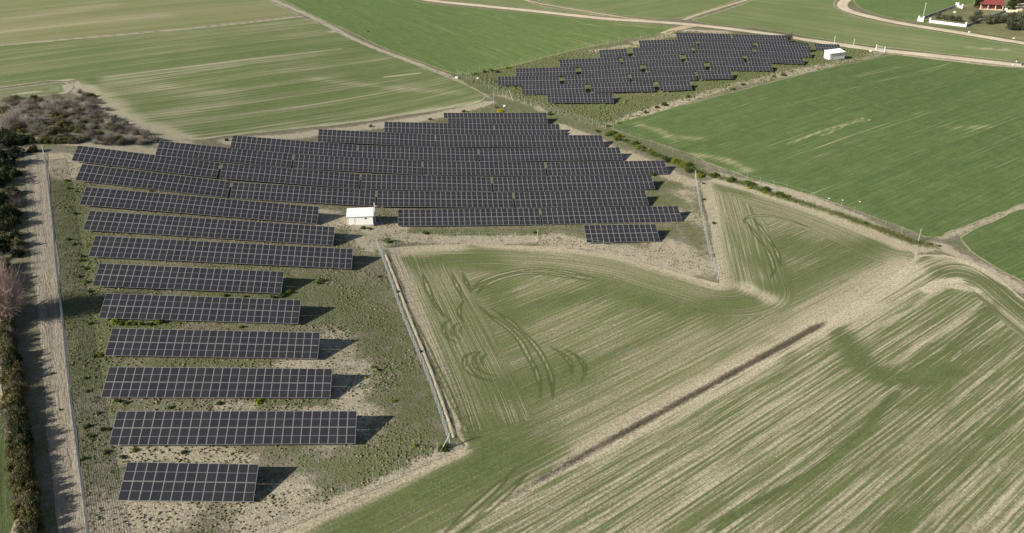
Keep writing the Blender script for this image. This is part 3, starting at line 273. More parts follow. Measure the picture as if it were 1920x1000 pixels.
def track_mat():
    t = NT('dirt_track'); P = t.pos(); rv = t.attr('rowv'); ru = t.attr('rowu')
    n1 = t.noise(t.xyz(rv, t.ma('MULTIPLY', ru, .03)), 1.1, 3, .6); nf = t.noise(P, 3.5, 5, .7); nm = t.noise(P, .5, 3); n3 = t.noise(t.xyz(rv, t.ma('MULTIPLY', ru, .15)), 4, 2)
    v = t.ma('ADD', t.ma('ADD', t.ma('MULTIPLY', n1, .8), t.ma('MULTIPLY', nf, .7)), t.ma('ADD', t.ma('MULTIPLY', nm, .4), t.ma('MULTIPLY', n3, .3)))
    c = t.mix(t.sst(v, .75, 1.4), (.15, .132, .105), (.38, .338, .268)); c = t.mix(t.ma('MULTIPLY', t.sst(nm, .48, .7), .5), c, (.13, .13, .075))
    t.bump(t.ma('ADD', nf, n3), .8, .15); return t.col(c)
def road_mat(name, a, b):
    t = NT(name); P = t.pos(); rv = t.attr('rowv'); nf = t.noise(P, 1.5, 4, .6); nm = t.noise(P, .12, 3)
    mid = t.ma('MULTIPLY', t.ma('SUBTRACT', 1.0, t.sst(t.ma('ABSOLUTE', rv), .1, .6)), .35)
    e = t.sst(t.ma('ADD', t.attr('edge'), t.ma('MULTIPLY', t.ma('SUBTRACT', t.noise(P, .5, 3), .5), 1.6)), -.1, .6)
    c = t.mix(t.sst(t.ma('ADD', t.ma('MULTIPLY', nf, .5), t.ma('MULTIPLY', nm, .5)), .35, .65), a, b); c = t.mix(t.ma('MULTIPLY', mid, nf), c, (.22, .20, .11)); c = t.mix(t.ma('MULTIPLY_ADD', e, -.7, .7), c, (.16, .17, .07))
    t.bump(nf, .4, .08); return t.col(c)
def leaf_mat(name, a, b, tr=.25):
    t = NT(name); r = t.rnd(); n = t.noise(t.obj(), 4.5, 2)
    c = t.mix(t.sst(t.ma('ADD', t.ma('MULTIPLY', r, .45), t.ma('MULTIPLY', n, .75)), .3, .85), a, b); t.col(c); t.b.inputs['Roughness'].default_value = .7
    tn = t.n('ShaderNodeBsdfTranslucent'); t.put(tn.inputs[0], c); mx = t.n('ShaderNodeMixShader'); mx.inputs[0].default_value = tr
    out = t.t.nodes['Material Output']; t.t.links.new(t.b.outputs[0], mx.inputs[1]); t.t.links.new(tn.outputs[0], mx.inputs[2]); t.t.links.new(mx.outputs[0], out.inputs[0]); return t.m
def glass_mat():
    t = NT('solar_cells'); o = t.sep(t.obj()); x, y = o[0], o[1]
    def lines(v, n, w):   # thin pale lines, n per metre
        fr = t.ma('FRACT', t.ma('MULTIPLY', v, n)); return t.ma('SUBTRACT', 1.0, t.sst(t.ma('ABSOLUTE', t.ma('SUBTRACT', fr, .5)), 0.0, w))
    cx = lines(t.ma('ADD', x, 5.0), 1/.185, .07); cy = lines(t.ma('ADD', y, 5.0), 1/.093, .05)
    mid = t.ma('SUBTRACT', 1.0, t.sst(t.ma('ABSOLUTE', y), .010, .024))
    c = t.mix(t.ma('MULTIPLY', t.rnd(), .7), (.023, .0235, .028), (.031, .0315, .036))
    c = t.mix(t.ma('MULTIPLY', t.ma('MAXIMUM', cx, t.ma('MULTIPLY', cy, .4)), .32), c, (.16, .16, .17)); c = t.mix(t.ma('MULTIPLY', mid, .75), c, (.38, .38, .39))
    t.b.inputs['Roughness'].default_value = .4; t.b.inputs['Specular IOR Level'].default_value = .25; return t.col(c)
M = {}
M['scrub'] = scrub_mat(); M['track'] = track_mat()
M['road'] = road_mat('pale_gravel', (.50, .43, .32), (.66, .57, .43)); M['path'] = road_mat('field_path_soil', (.40, .34, .22), (.52, .44, .30))
M['cells'] = glass_mat(); M['alu'] = plain('aluminium_frame', (.32, .32, .33), .55, .0, .06, 3, .5); M['galv'] = plain('galvanised_steel', (.42, .43, .44), .5, .3, .15); M['backsheet'] = plain('panel_backsheet', (.30, .30, .31), .6)
M['galv2'] = plain('dull_fence_mesh', (.30, .325, .335), .6, .1, .1); M['wire'] = plain('fence_wire', (.60, .60, .58), .5, .2, .1); M['white'] = plain('white_paint', (.80, .80, .78), .5, 0, .05, 2, .3); M['whiteroof'] = plain('white_roof_sheet', (.82, .82, .80), .5, 0, .05, 2, .3)
M['conc'] = plain('concrete', (.42, .40, .36), .9, 0, .15); M['wood'] = plain('bark', (.16, .12, .09), .9, 0, .3, 8); M['pale_wood'] = plain('pale_pole', (.55, .50, .42), .8, 0, .15)
M['dark'] = plain('dark_fitting', (.03, .03, .035), .5); M['red_roof'] = plain('red_roof_sheet', (.215, .056, .056), .7, 0, .15, 1.2); M['plaster'] = plain('cream_plaster', (.62, .52, .38), .9, 0, .1); M['redwall'] = plain('red_brown_wall', (.30, .12, .10), .9)
M['rock'] = plain('pale_limestone', (.62, .58, .50), .95, 0, .2, 2); M['greywall'] = plain('grey_block_wall', (.33, .34, .35), .9, 0, .15, 1.5); M['dirt'] = plain('dug_soil', (.36, .32, .235), .95, 0, .35, 2.5)
LEAF = {'Y': leaf_mat('yellow_green_leaves', (.10, .14, .018), (.24, .27, .035)), 'G': leaf_mat('green_leaves', (.045, .075, .018), (.105, .145, .035)), 'B': leaf_mat('bright_lime_leaves', (.20, .24, .02), (.32, .36, .03)),
        'D': leaf_mat('dull_green_leaves', (.03, .045, .018), (.07, .09, .035)), 'F': leaf_mat('yellow_flowers', (.45, .36, .015), (.60, .50, .02)), 'O': leaf_mat('dry_olive_scrub', (.07, .07, .028), (.17, .155, .065)),
        'E': leaf_mat('evergreen_leaves', (.018, .028, .012), (.055, .068, .026)), 'P': leaf_mat('pale_bare_twigs', (.30, .275, .24), (.45, .415, .37), .35), 'N': leaf_mat('brown_bare_twigs', (.13, .115, .095), (.25, .222, .185), .3),
        'K': leaf_mat('pinkish_bare_twigs', (.5, .38, .32), (.62, .49, .43), .4), 'L': leaf_mat('olive_leaves', (.055, .066, .042), (.13, .14, .095)), 'V': leaf_mat('verge_grass_blades', (.075, .10, .03), (.16, .18, .06), .3), 'Q': leaf_mat('dry_straw_brush', (.17, .148, .112), (.31, .275, .21), .25), 'W': leaf_mat('hedge_leaves', (.06, .058, .026), (.15, .14, .06))}
# ================================================================== THE SETTING
def lin(a, b, st): return list(np.arange(a, b, st))
gx = np.array([-3000, -1800, -1000, -700, -500, -400]+lin(-330, -112, 4)+lin(-112, 190, 1.0)+lin(190, 430, 4)+[430, 520, 700, 1000, 1800, 3000.])
gy = np.array([-3000, -1500, -600, -250, -100, -30]+lin(20, 50, 3)+lin(50, 330, 1.0)+lin(330, 560, 3)+[560, 640, 800, 1200, 2000, 3500.])
X, Y = np.meshgrid(gx, gy); X = X.ravel(); Y = Y.ravel(); nx, ny = len(gx), len(gy)
Z = gz(X, Y)+.05*(vnoise(X, Y, 2.3, 3)-.5)*np.where((X > -112) & (X < 190), 1, 0)
idx = np.arange(nx*ny).reshape(ny, nx)
Fq = np.stack([idx[:-1, :-1], idx[:-1, 1:], idx[1:, 1:], idx[1:, :-1]], -1).reshape(-1, 4)
me = mesh_np('ground', np.c_[X, Y, Z], Fq, True)
fattr(me, 'dry', strokes(X, Y, DRY_)); fattr(me, 'lush', strokes(X, Y, LUSH_))
tag(link('ground', me, None, M['scrub']), 'weedy dry ground with straw, soil and low green weeds', kind='structure')

ditch = catmull(LINES_['ditch'], 3.0)
def field(key, name, label, step, mat, dz, rows, jit=.25, edge_from=None):
    P = catmull(FIELDS_[key], max(step, .8), True)
    if jit:
        nrm = np.roll(P, -1, 0)-np.roll(P, 1, 0); nrm = np.c_[-nrm[:, 1], nrm[:, 0]]; nrm /= np.linalg.norm(nrm, axis=1)[:, None]+1e-9
        P = P+nrm*((vnoise(P[:, 0], P[:, 1], 2.2, 11)-.5)*2*jit+(vnoise(P[:, 0], P[:, 1], 9, 5)-.5)*2*jit*1.2)[:, None]
    lo, hi = P.min(0), P.max(0); xs = np.arange(lo[0]-step, hi[0]+2*step, step); ys = np.arange(lo[1]-step, hi[1]+2*step, step)
    X, Y = np.meshgrid(xs, ys); sh = X.shape; X = X.ravel(); Y = Y.ravel(); id_ = np.arange(X.size).reshape(sh)
    Fq = np.stack([id_[:-1, :-1], id_[:-1, 1:], id_[1:, 1:], id_[1:, :-1]], -1).reshape(-1, 4)
    cx, cy = X[Fq].mean(1), Y[Fq].mean(1); Fq = Fq[inside(cx, cy, P)]
    used = np.unique(Fq); remap = -np.ones(X.size, int); remap[used] = np.arange(len(used)); Fq = remap[Fq]; X, Y = X[used], Y[used]
    # border vertices: those on an edge with a single face -> snap to the outline
    e = np.sort(np.concatenate([Fq[:, [0, 1]], Fq[:, [1, 2]], Fq[:, [2, 3]], Fq[:, [3, 0]]]), 1)
    ue, cnt = np.unique(e, axis=0, return_counts=True); bd = np.unique(ue[cnt == 1])
    D, qx, qy = seg_dist(X, Y, P, True)
    X[bd], Y[bd] = qx[bd], qy[bd]; D[bd] = 0
    me = mesh_np(name, np.c_[X, Y, gz(X, Y)+dz], Fq, True)
    v, u = rows(X, Y, D)
    fattr(me, 'rowv', v); fattr(me, 'rowu', u); fattr(me, 'edge', D if edge_from is None else edge_from(X, Y, D))
    fattr(me, 'gr', strokes(X, Y, GFIELD_)*(.6 if key == 'FM' else .6)); fattr(me, 'ba', strokes(X, Y, BARE_))
    tk = np.full(len(X), 5.0)
    if key in ('FL', 'FM'):
        for T in TRACKS_:
            Tp = catmull(T, 1.0); m = (X > Tp[:, 0].min()-4) & (X < Tp[:, 0].max()+4) & (Y > Tp[:, 1].min()-4) & (Y < Tp[:, 1].max()+4)
            if m.any():
                dq, qx, qy = seg_dist(X[m], Y[m], Tp); de = np.minimum(np.hypot(qx-Tp[0, 0], qy-Tp[0, 1]), np.hypot(qx-Tp[-1, 0], qy-Tp[-1, 1]))
                tk[m] = np.minimum(tk[m], dq+.4*np.clip(1-de/5.0, 0, 1)+.2*vnoise(qx, qy, 5, 44)**2)
    fattr(me, 'trk', tk)
    return tag(link(name, me, None, mat), label, kind='structure')
def straight(key):
    x0, y0, dx, dy = DIRS_[key]
    return lambda X, Y, D: ((X-x0)*-dy+(Y-y0)*dx, (X-x0)*dx+(Y-y0)*dy)
def smin(a, b, k):
    h = np.clip(.5+.5*(b-a)/k, 0, 1); return b*(1-h)+a*h-k*h*(1-h)
def rows_mid(X, Y, D):
    x0, y0, dx, dy = DIRS_['ditch']; core = np.abs((X-x0)*-dy+(Y-y0)*dx); along = (X-x0)*dx+(Y-y0)*dy
    # headland rows follow the outline except along the ditch
    P = catmull(FIELDS_['FL'], 3.0, True); dd, _, _ = seg_dist(P[:, 0], P[:, 1], catmull(LINES_['ditch_ext'], 3.0)); P2 = P[dd > 3.0]
    # keep order, split where removed
    k = np.argmax(np.linalg.norm(np.roll(P2, -1, 0)-P2, axis=1)); P2 = np.roll(P2, -(k+1), 0)
    dh, qx, qy = seg_dist(X, Y, P2)
    W_ = 11+5*(vnoise(X, Y, 30, 9)-.5); c_ = np.array(FIELDS_['FL'][7]); ac = (c_[0]-x0)*dx+(c_[1]-y0)*dy
    qa = (qx-x0)*dx+(qy-y0)*dy; head = (dh < W_) & (along > ac+1.0) & (np.hypot(qx-c_[0], qy-c_[1]) > 2.5) & (qa > ac-.5)
    return np.where(head, dh+100, core), np.where(head, qx*.8+qy*.6, along)
def rows_right(X, Y, D):
    x0, y0, dx, dy = DIRS_['ditch']; core = -((X-x0)*-dy+(Y-y0)*dx); along = (X-x0)*dx+(Y-y0)*dy
    E = np.array(FIELDS_['FM'][12:20]); E = catmull(E, 3.0); de, qx, qy = seg_dist(X, Y, E)
    return np.where((core < 9) | (de < 8), smin(core, de, 6.0), core), along
GRN = ((.065, .118, .034), (.10, .155, .048))
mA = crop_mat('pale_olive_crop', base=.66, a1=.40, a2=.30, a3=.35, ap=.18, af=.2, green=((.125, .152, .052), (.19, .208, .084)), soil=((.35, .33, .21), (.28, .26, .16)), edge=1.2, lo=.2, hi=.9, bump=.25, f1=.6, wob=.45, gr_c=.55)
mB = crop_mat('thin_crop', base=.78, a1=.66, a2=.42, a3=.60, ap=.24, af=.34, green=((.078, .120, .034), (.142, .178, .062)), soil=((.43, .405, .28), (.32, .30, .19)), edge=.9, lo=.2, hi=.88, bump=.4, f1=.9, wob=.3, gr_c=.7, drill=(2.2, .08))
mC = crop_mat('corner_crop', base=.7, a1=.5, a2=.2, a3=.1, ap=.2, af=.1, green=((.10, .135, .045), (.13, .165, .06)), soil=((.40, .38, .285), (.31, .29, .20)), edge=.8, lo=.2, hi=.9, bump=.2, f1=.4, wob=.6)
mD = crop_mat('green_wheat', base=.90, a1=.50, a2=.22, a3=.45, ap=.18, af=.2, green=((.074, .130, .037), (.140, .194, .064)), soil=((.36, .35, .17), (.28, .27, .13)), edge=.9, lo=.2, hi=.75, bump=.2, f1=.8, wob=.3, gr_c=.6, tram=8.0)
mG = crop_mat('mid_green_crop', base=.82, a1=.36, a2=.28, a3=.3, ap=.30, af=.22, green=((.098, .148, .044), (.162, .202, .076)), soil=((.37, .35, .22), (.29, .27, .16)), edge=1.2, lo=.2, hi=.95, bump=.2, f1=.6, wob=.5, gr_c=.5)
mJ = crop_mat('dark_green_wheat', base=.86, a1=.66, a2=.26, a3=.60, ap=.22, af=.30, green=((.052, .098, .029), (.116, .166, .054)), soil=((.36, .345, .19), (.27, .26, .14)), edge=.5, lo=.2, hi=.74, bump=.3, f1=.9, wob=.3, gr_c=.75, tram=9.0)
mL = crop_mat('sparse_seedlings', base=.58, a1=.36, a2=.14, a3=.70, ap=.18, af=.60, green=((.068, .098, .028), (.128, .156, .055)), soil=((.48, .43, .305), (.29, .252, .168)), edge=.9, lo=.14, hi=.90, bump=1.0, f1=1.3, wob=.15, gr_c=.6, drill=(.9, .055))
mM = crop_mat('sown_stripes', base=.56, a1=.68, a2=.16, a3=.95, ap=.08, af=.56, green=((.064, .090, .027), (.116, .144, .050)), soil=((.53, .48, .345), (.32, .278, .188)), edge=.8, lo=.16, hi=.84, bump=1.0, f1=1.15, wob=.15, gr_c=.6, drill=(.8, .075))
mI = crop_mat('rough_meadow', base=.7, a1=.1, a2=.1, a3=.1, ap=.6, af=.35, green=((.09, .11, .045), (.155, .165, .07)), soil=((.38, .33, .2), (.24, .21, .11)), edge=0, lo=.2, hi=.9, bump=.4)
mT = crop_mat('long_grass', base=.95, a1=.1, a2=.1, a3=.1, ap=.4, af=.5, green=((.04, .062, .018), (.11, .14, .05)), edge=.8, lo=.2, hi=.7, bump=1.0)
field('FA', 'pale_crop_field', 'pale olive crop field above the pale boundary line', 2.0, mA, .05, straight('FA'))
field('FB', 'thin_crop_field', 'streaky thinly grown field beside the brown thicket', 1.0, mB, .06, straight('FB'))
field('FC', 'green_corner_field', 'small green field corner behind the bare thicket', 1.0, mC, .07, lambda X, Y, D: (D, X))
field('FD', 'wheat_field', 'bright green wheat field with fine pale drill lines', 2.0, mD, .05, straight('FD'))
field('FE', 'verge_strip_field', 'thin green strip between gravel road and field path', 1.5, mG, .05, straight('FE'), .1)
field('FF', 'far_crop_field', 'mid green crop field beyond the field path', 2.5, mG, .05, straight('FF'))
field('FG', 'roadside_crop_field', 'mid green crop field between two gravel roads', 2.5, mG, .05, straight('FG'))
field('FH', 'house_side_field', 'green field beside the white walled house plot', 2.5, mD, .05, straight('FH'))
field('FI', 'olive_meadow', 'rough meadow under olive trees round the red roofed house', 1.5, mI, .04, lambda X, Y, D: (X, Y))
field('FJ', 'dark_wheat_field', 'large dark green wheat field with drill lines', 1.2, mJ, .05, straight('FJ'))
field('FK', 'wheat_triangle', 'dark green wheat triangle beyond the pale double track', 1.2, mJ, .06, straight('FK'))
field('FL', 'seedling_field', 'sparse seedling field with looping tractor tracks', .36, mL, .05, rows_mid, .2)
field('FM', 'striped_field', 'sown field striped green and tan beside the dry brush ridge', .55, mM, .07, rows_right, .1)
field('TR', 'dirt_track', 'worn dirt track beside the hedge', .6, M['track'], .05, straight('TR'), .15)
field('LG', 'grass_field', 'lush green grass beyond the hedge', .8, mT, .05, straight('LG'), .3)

def ribbon(name, line, width, mat, label, dz=.09, step=2.0, n=6):
    P = catmull(line, step); T = np.gradient(P, axis=0); T /= np.linalg.norm(T, axis=1)[:, None]; Nn = np.c_[-T[:, 1], T[:, 0]]
    w = width*(1+.18*(vnoise(P[:, 0], P[:, 1], 12, 4)-.5)); offs = np.linspace(-.5, .5, n+1); V = []; rv = []; ed = []
    for i in range(len(P)):
        for o in offs:
            q = P[i]+Nn[i]*o*(w[i]+(.5*(vnoise(P[i, :1], P[i, 1:], 2, 8)[0]-.5) if abs(o) == .5 else 0)); V.append(q); rv.append(o*w[i]); ed.append((.5-abs(o))*w[i])
    V = np.array(V); Fq = [[i*(n+1)+j, i*(n+1)+j+1, (i+1)*(n+1)+j+1, (i+1)*(n+1)+j] for i in range(len(P)-1) for j in range(n)]
    me = mesh_np(name, np.c_[V, gz(V[:, 0], V[:, 1])+dz-np.where(np.array(ed) < 1e-6, .06, 0)], Fq, True); fattr(me, 'rowv', rv); fattr(me, 'edge', ed)
    return tag(link(name, me, None, mat), label, kind='structure')
ribbon('gravel_road', LINES_['road1'], 5.6, M['road'], 'long pale gravel road past the far solar array', .12)
ribbon('bend_road', LINES_['road2'], 5.4, M['road'], 'pale gravel road bending round to the white walled plot', .13, 1.5)
ribbon('field_path', LINES_['path1'], 2.6, M['path'], 'narrow pale path across the far crop field', .11)
ribbon('verge_path', LINES_['path2'], 2.4, M['path'], 'narrow path running alongside the gravel road', .11)
ribbon('drive', LINES_['drive'], 5.0, M['path'], 'short sandy drive from gravel road to the far array', .11)

def ridge(name, line, w, h, mat, label, seed):
    P = catmull(line, .6); T = np.gradient(P, axis=0); T /= np.linalg.norm(T, axis=1)[:, None]; Nn = np.c_[-T[:, 1], T[:, 0]]; prof = [(-.5, -.1), (-.3, .45), (-.08, .95), (.12, .9), (.32, .4), (.5, -.1)]
    V = []
    for i in range(len(P)):
        for k, (o, z) in enumerate(prof):
            q = P[i]+Nn[i]*(o*w*(1+.5*(vnoise(P[i, :1]+k*9, P[i, 1:], 1.1, seed)[0]-.5))); hz = h*z*(.15+1.5*vnoise(P[i, :1]+k*5, P[i, 1:], .9, seed+1)[0]); V.append((q[0], q[1], hz))
    V = np.array(V); V[:, 2] += gz(V[:, 0], V[:, 1])+.03; n = len(prof)
    Fq = [[i*n+j, i*n+j+1, (i+1)*n+j+1, (i+1)*n+j] for i in range(len(P)-1) for j in range(n-1)]
    return tag(link(name, mesh_np(name, V, Fq, False), None, mat), label, kind='structure')
ridge('soil_bank', LINES_['bund'], .65, .13, M['dirt'], 'low bank of dug soil beside the wire fence', 21)
def blades(name, P, n, w, hmin, hmax, bw, lean=.5):
    i = ((rng.random(n)**.75)*(len(P)-1)).astype(int).clip(0, len(P)-2); t = rng.random(n)[:, None]; Q = P[i]*(1-t)+P[i+1]*t; T = P[i+1]-P[i]; T /= np.linalg.norm(T, axis=1)[:, None]+1e-9
    Q = Q+np.c_[-T[:, 1], T[:, 0]]*(rng.normal(0, w/2.6, n))[:, None]
    h = rng.uniform(hmin, hmax, n)*(.65+.7*vnoise(Q[:, 0], Q[:, 1], 3.5, 2))*np.clip(.6+i/len(P)*1.3, 0, 1)*np.clip((len(P)-i)/6, .3, 1); a = rng.uniform(0, 6.283, n); b = np.c_[np.cos(a), np.sin(a)]*bw; l = rng.normal(0, lean, (n, 2))*h[:, None]
    z = gz(Q[:, 0], Q[:, 1]); V = np.empty((n, 3, 3)); V[:, 0] = np.c_[Q-b, z]; V[:, 1] = np.c_[Q+b, z]; V[:, 2] = np.c_[Q+l, z+h]
    return mesh_np(name, V.reshape(-1, 3), np.arange(3*n).reshape(-1, 3))
tag(link('dry_brush_ridge', blades('dry_brush_ridge', catmull(LINES_['ditch'], 1.0), 17000, .72, .2, .5, .032, .55), None, LEAF['Q']), 'long ridge of dry brown brush splitting the sown fields', 'dry brush', kind='stuff')

# ================================================================== SOLAR TABLES
PW, PL, PT_, GAP = 1.134, 2.278, .035, .05
def panel_mesh():
    b = MB(); fw = .032; w, l, t = PW/2, PL/2, PT_
    o = [(-w, -l), (w, -l), (w, l), (-w, l)]; i_ = [(-w+fw, -l+fw), (w-fw, -l+fw), (w-fw, l-fw), (-w+fw, l-fw)]
    for k in range(4):
        j = (k+1) % 4
        b.quad([(*o[k], t), (*o[j], t), (*i_[j], t), (*i_[k], t)], 0); b.quad([(*i_[k], t), (*i_[j], t), (*i_[j], t-.004), (*i_[k], t-.004)], 0)
        b.quad([(*o[k], 0), (*o[j], 0), (*o[j], t), (*o[k], t)], 0)
    b.quad([(*p, t-.004) for p in i_], 1); b.quad([(*p, 0) for p in reversed(o)], 2)
    return b.mesh('panel', [M['alu'], M['cells'], M['backsheet']])
PANEL = panel_mesh()
POST = MB().box((0, 0, .5), (.09, .14, 1.0)).mesh('post', [M['galv']])
RAIL = MB().box((0, 0, 0), (1.0, .06, .09)).mesh('rail', [M['galv']])
BEAM = MB().box((0, 0, 0), (.07, 1.0, .10)).mesh('rafter', [M['galv']])
ORD = ['first', 'second', 'third', 'fourth', 'fifth', 'sixth', 'seventh', 'eighth', 'ninth']
ROWN = {'f': 'in the row beside the white hut', 'e': 'in the first row behind the white hut', 'd': 'in the second row behind the white hut', 'c': 'in the third row behind the white hut', 'b': 'in the fourth row behind the white hut', 'a': 'in the fifth row behind the white hut', 'z': 'in the sixth row behind the white hut', 'y': 'in the seventh row behind the white hut'}
def table(nm, n, x, y, z, s, az, pitch):
    tl = TILT_; L = 2*PL+GAP; zm = 2.387-L/2*math.sin(tl)
    Rm = Matrix.Rotation(az, 4, 'Z') @ Matrix.Rotation(-s, 4, 'Y')
    top = Vector((x, y, z))+(Rm @ Vector((n*pitch/2, 0, 0)))
    O = top-(Rm.to_3x3() @ Vector((0, L/2*math.cos(tl), L/2*math.sin(tl)+zm)))
    e = empty('solar_table', O); e.rotation_euler = Rm.to_euler()
    far = nm[0] == 'F'
    if nm == 'A1': lab = 'short solar table of thirteen columns, last before the field corner'
    elif nm[0] == 'A': lab = 'solar table alone in its row, %s row counting from the short corner table' % ORD[int(nm[1])-1]
    elif nm == 'g1': lab = 'short solar table in front of the long rows by the pale stony slope'
    elif nm == 'y1': lab = 'rearmost solar table of the large array, %s' % ROWN['y']
    elif nm == 'F9': lab = 'small solar table standing apart behind the white cabin by the gravel road'
    elif far: lab = ('far array solar table, %s row from the large array, %s from the wheat end' % (ORD[int(nm[1])-1], ORD['abcd'.index(nm[2])])) if len(nm) > 2 else 'far array solar table alone in the row closest to the large array'
    else: lab = 'solar table %s, %s from the dirt track' % (ROWN[nm[0]], ORD[int(nm[1])-1])
    tag(e, lab, 'solar panels', 'solar tables of the far array' if far else 'solar tables of the large array')
    ct, st = math.cos(tl), math.sin(tl)
    cols = [(k-(n-1)/2, sl) for k in range(n) for sl in (-1, 1)]
    if nm == 'y1': cols.append((-1-(n-1)/2, 1))
    if nm == 'z2': cols.append((n-(n-1)/2, -1))
    for c, sl in cols:
        o = bpy.data.objects.new('panel', PANEL); COL.objects.link(o); o.parent = e; q = sl*(PL/2+GAP/2)
        o.location = (c*pitch, q*ct, zm+q*st); o.scale = (pitch/1.154, 1, 1); o.rotation_euler = (tl+random.gauss(0, .003), random.gauss(0, .003), 0)
    for q in (-1.75, -.55, .55, 1.75):
        o = bpy.data.objects.new('rail', RAIL); COL.objects.link(o); o.parent = e; o.location = (0, q*ct+.05*st, zm+q*st-.05*ct-.01); o.rotation_euler = (tl, 0, 0); o.scale = (n*pitch-.1, 1, 1)
    k = max(2, round(n*pitch/4.2)); xs = np.linspace(-n*pitch/2+.6, n*pitch/2-.6, k)
    for px in xs:
        o = bpy.data.objects.new('rafter', BEAM); COL.objects.link(o); o.parent = e; o.location = (px, .15*st, zm-.15*ct-.01); o.rotation_euler = (tl, 0, 0); o.scale = (1, L-.5, 1)
        for q in (-1.25, 1.25):
            h = zm+q*st-.2; o = bpy.data.objects.new('post', POST); COL.objects.link(o); o.parent = e; o.location = (px, q*ct, -.35); o.scale = (1, 1, h+.35)
    return e
for T in TABLES_: table(*T)

# ================================================================== FENCES
FPOST = MB().tube((0, 0, -.3), (0, 0, 2.15), .035, n=6).box((0, 0, 2.17), (.09, .09, .04)).mesh('post', [M['galv']])
CPOST = MB().box((0, 0, .95), (.11, .11, 2.5)).mesh('post', [M['conc']])
TPOST = MB().tube((0, 0, -.3), (0, 0, 2.0), .022, n=5).box((0, 0, 2.0), (.05, .05, .03)).mesh('post', [M['galv']])
def fence(name, line, label, h=1.9, sp=3.0, mesh=True, pm=FPOST, wire=.006, hz=.19, vz=.16, mat=None):
    P = catmull(line, sp); z = gz(P[:, 0], P[:, 1]); e = empty(name, (P[0, 0], P[0, 1], z[0])); tag(e, label, 'fence', 'wire fences')
    P3 = np.c_[P, z]-np.array([P[0, 0], P[0, 1], z[0]])
    for q in P3:
        o = bpy.data.objects.new('post', pm); COL.objects.link(o); o.parent = e; o.location = q; o.rotation_euler = (random.gauss(0, .03), random.gauss(0, .03), random.random())
    b = MB()
    hs = np.arange(.05, h+.01, hz) if mesh else [h*.3, h*.65, h]
    for a, c in zip(P3[:-1], P3[1:]):
        for hh in hs: b.tube(a+[0, 0, hh+random.gauss(0, .01)], c+[0, 0, hh+random.gauss(0, .01)], wire*(1.6 if hh > h-.1 else 1), n=3, cap=False)
        if mesh:
            L_ = np.linalg.norm(c-a)
            for t in np.arange(0, 1, vz/L_): q = a*(1-t)+c*t; b.tube(q+[0, 0, .03], q+[0, 0, h], wire*.8, n=3, cap=False)
    link('wire_mesh', b.mesh('wire_mesh', [mat or M['wire']]), e)
    return e
fence('wire_fence', LINES_['fence_left'], 'pale wire mesh fence along the dirt track', wire=.011, hz=.11, vz=.1, mat=plain('weathered_bright_wire', (.80, .76, .70), .8, 0, .1))
fence('wire_fence', LINES_['fence_mid'], 'galvanised mesh fence beside the low soil bank', wire=.005, hz=.14, vz=.14, mat=M['galv2'])
fence('wire_fence', LINES_['fence_low'], 'thin wire fence along the weedy edge of the seedling field', mesh=False, sp=4)
fence('wire_fence', LINES_['fence_curve'], 'thin wire fence curving round the head of the seedling field', mesh=False, sp=5)
fence('wire_fence', LINES_['fence_right'], 'galvanised mesh fence between stony slope and wedge of field', wire=.0028, hz=.18, vz=.16, mat=M['galv2'])
fence('wire_fence', LINES_['fence_hedge'], 'wire fence with posts along the dark green wheat field', mesh=False, sp=4.5, wire=.003, mat=M['galv'], pm=TPOST)
fence('wire_fence', LINES_['fence_far'], 'wire mesh fence beside the grassy corner of the far array', mesh=True, wire=.003, hz=.3, vz=.35, mat=M['galv'])
fence('wire_fence', LINES_['fence_top'], 'thin wire fence along the wheat field behind the far array', mesh=False, sp=5)

# ================================================================== VEGETATION
def leaf_cloud(n, size, shape='dome', seed=0, flat=.85, clumps=14):
    r = np.random.default_rng(seed); k = clumps
    cd_ = r.normal(size=(k, 3)); cd_ /= np.linalg.norm(cd_, axis=1)[:, None]; cd_[:, 2] = np.abs(cd_[:, 2]) if shape == 'dome' else cd_[:, 2]
    cen = cd_*r.uniform(.35, .72, (k, 1)); cr = r.uniform(.26, .44, k)
    c = r.integers(0, k, n); v = r.normal(size=(n, 3)); v /= np.linalg.norm(v, axis=1)[:, None]; P = cen[c]+v*(cr[c]*r.uniform(.55, 1.05, n))[:, None]
    if shape == 'dome': P[:, 2] = np.abs(P[:, 2])*flat*1.15+.02
    a = r.normal(size=(n, 3)); a /= np.linalg.norm(a, axis=1)[:, None]; a = a*.8+v*.3; b = np.cross(a, v+r.normal(0, .4, (n, 3))); b /= np.linalg.norm(b, axis=1)[:, None]+1e-9
    s = (size*r.uniform(.6, 1.4, n))[:, None]; a = a/np.linalg.norm(a, axis=1)[:, None]
    V = np.stack([P-a*s, P+b*s*.55, P+a*s, P-b*s*.55], 1).reshape(-1, 3)
    return mesh_np('leaves', V, np.arange(4*n).reshape(-1, 4))
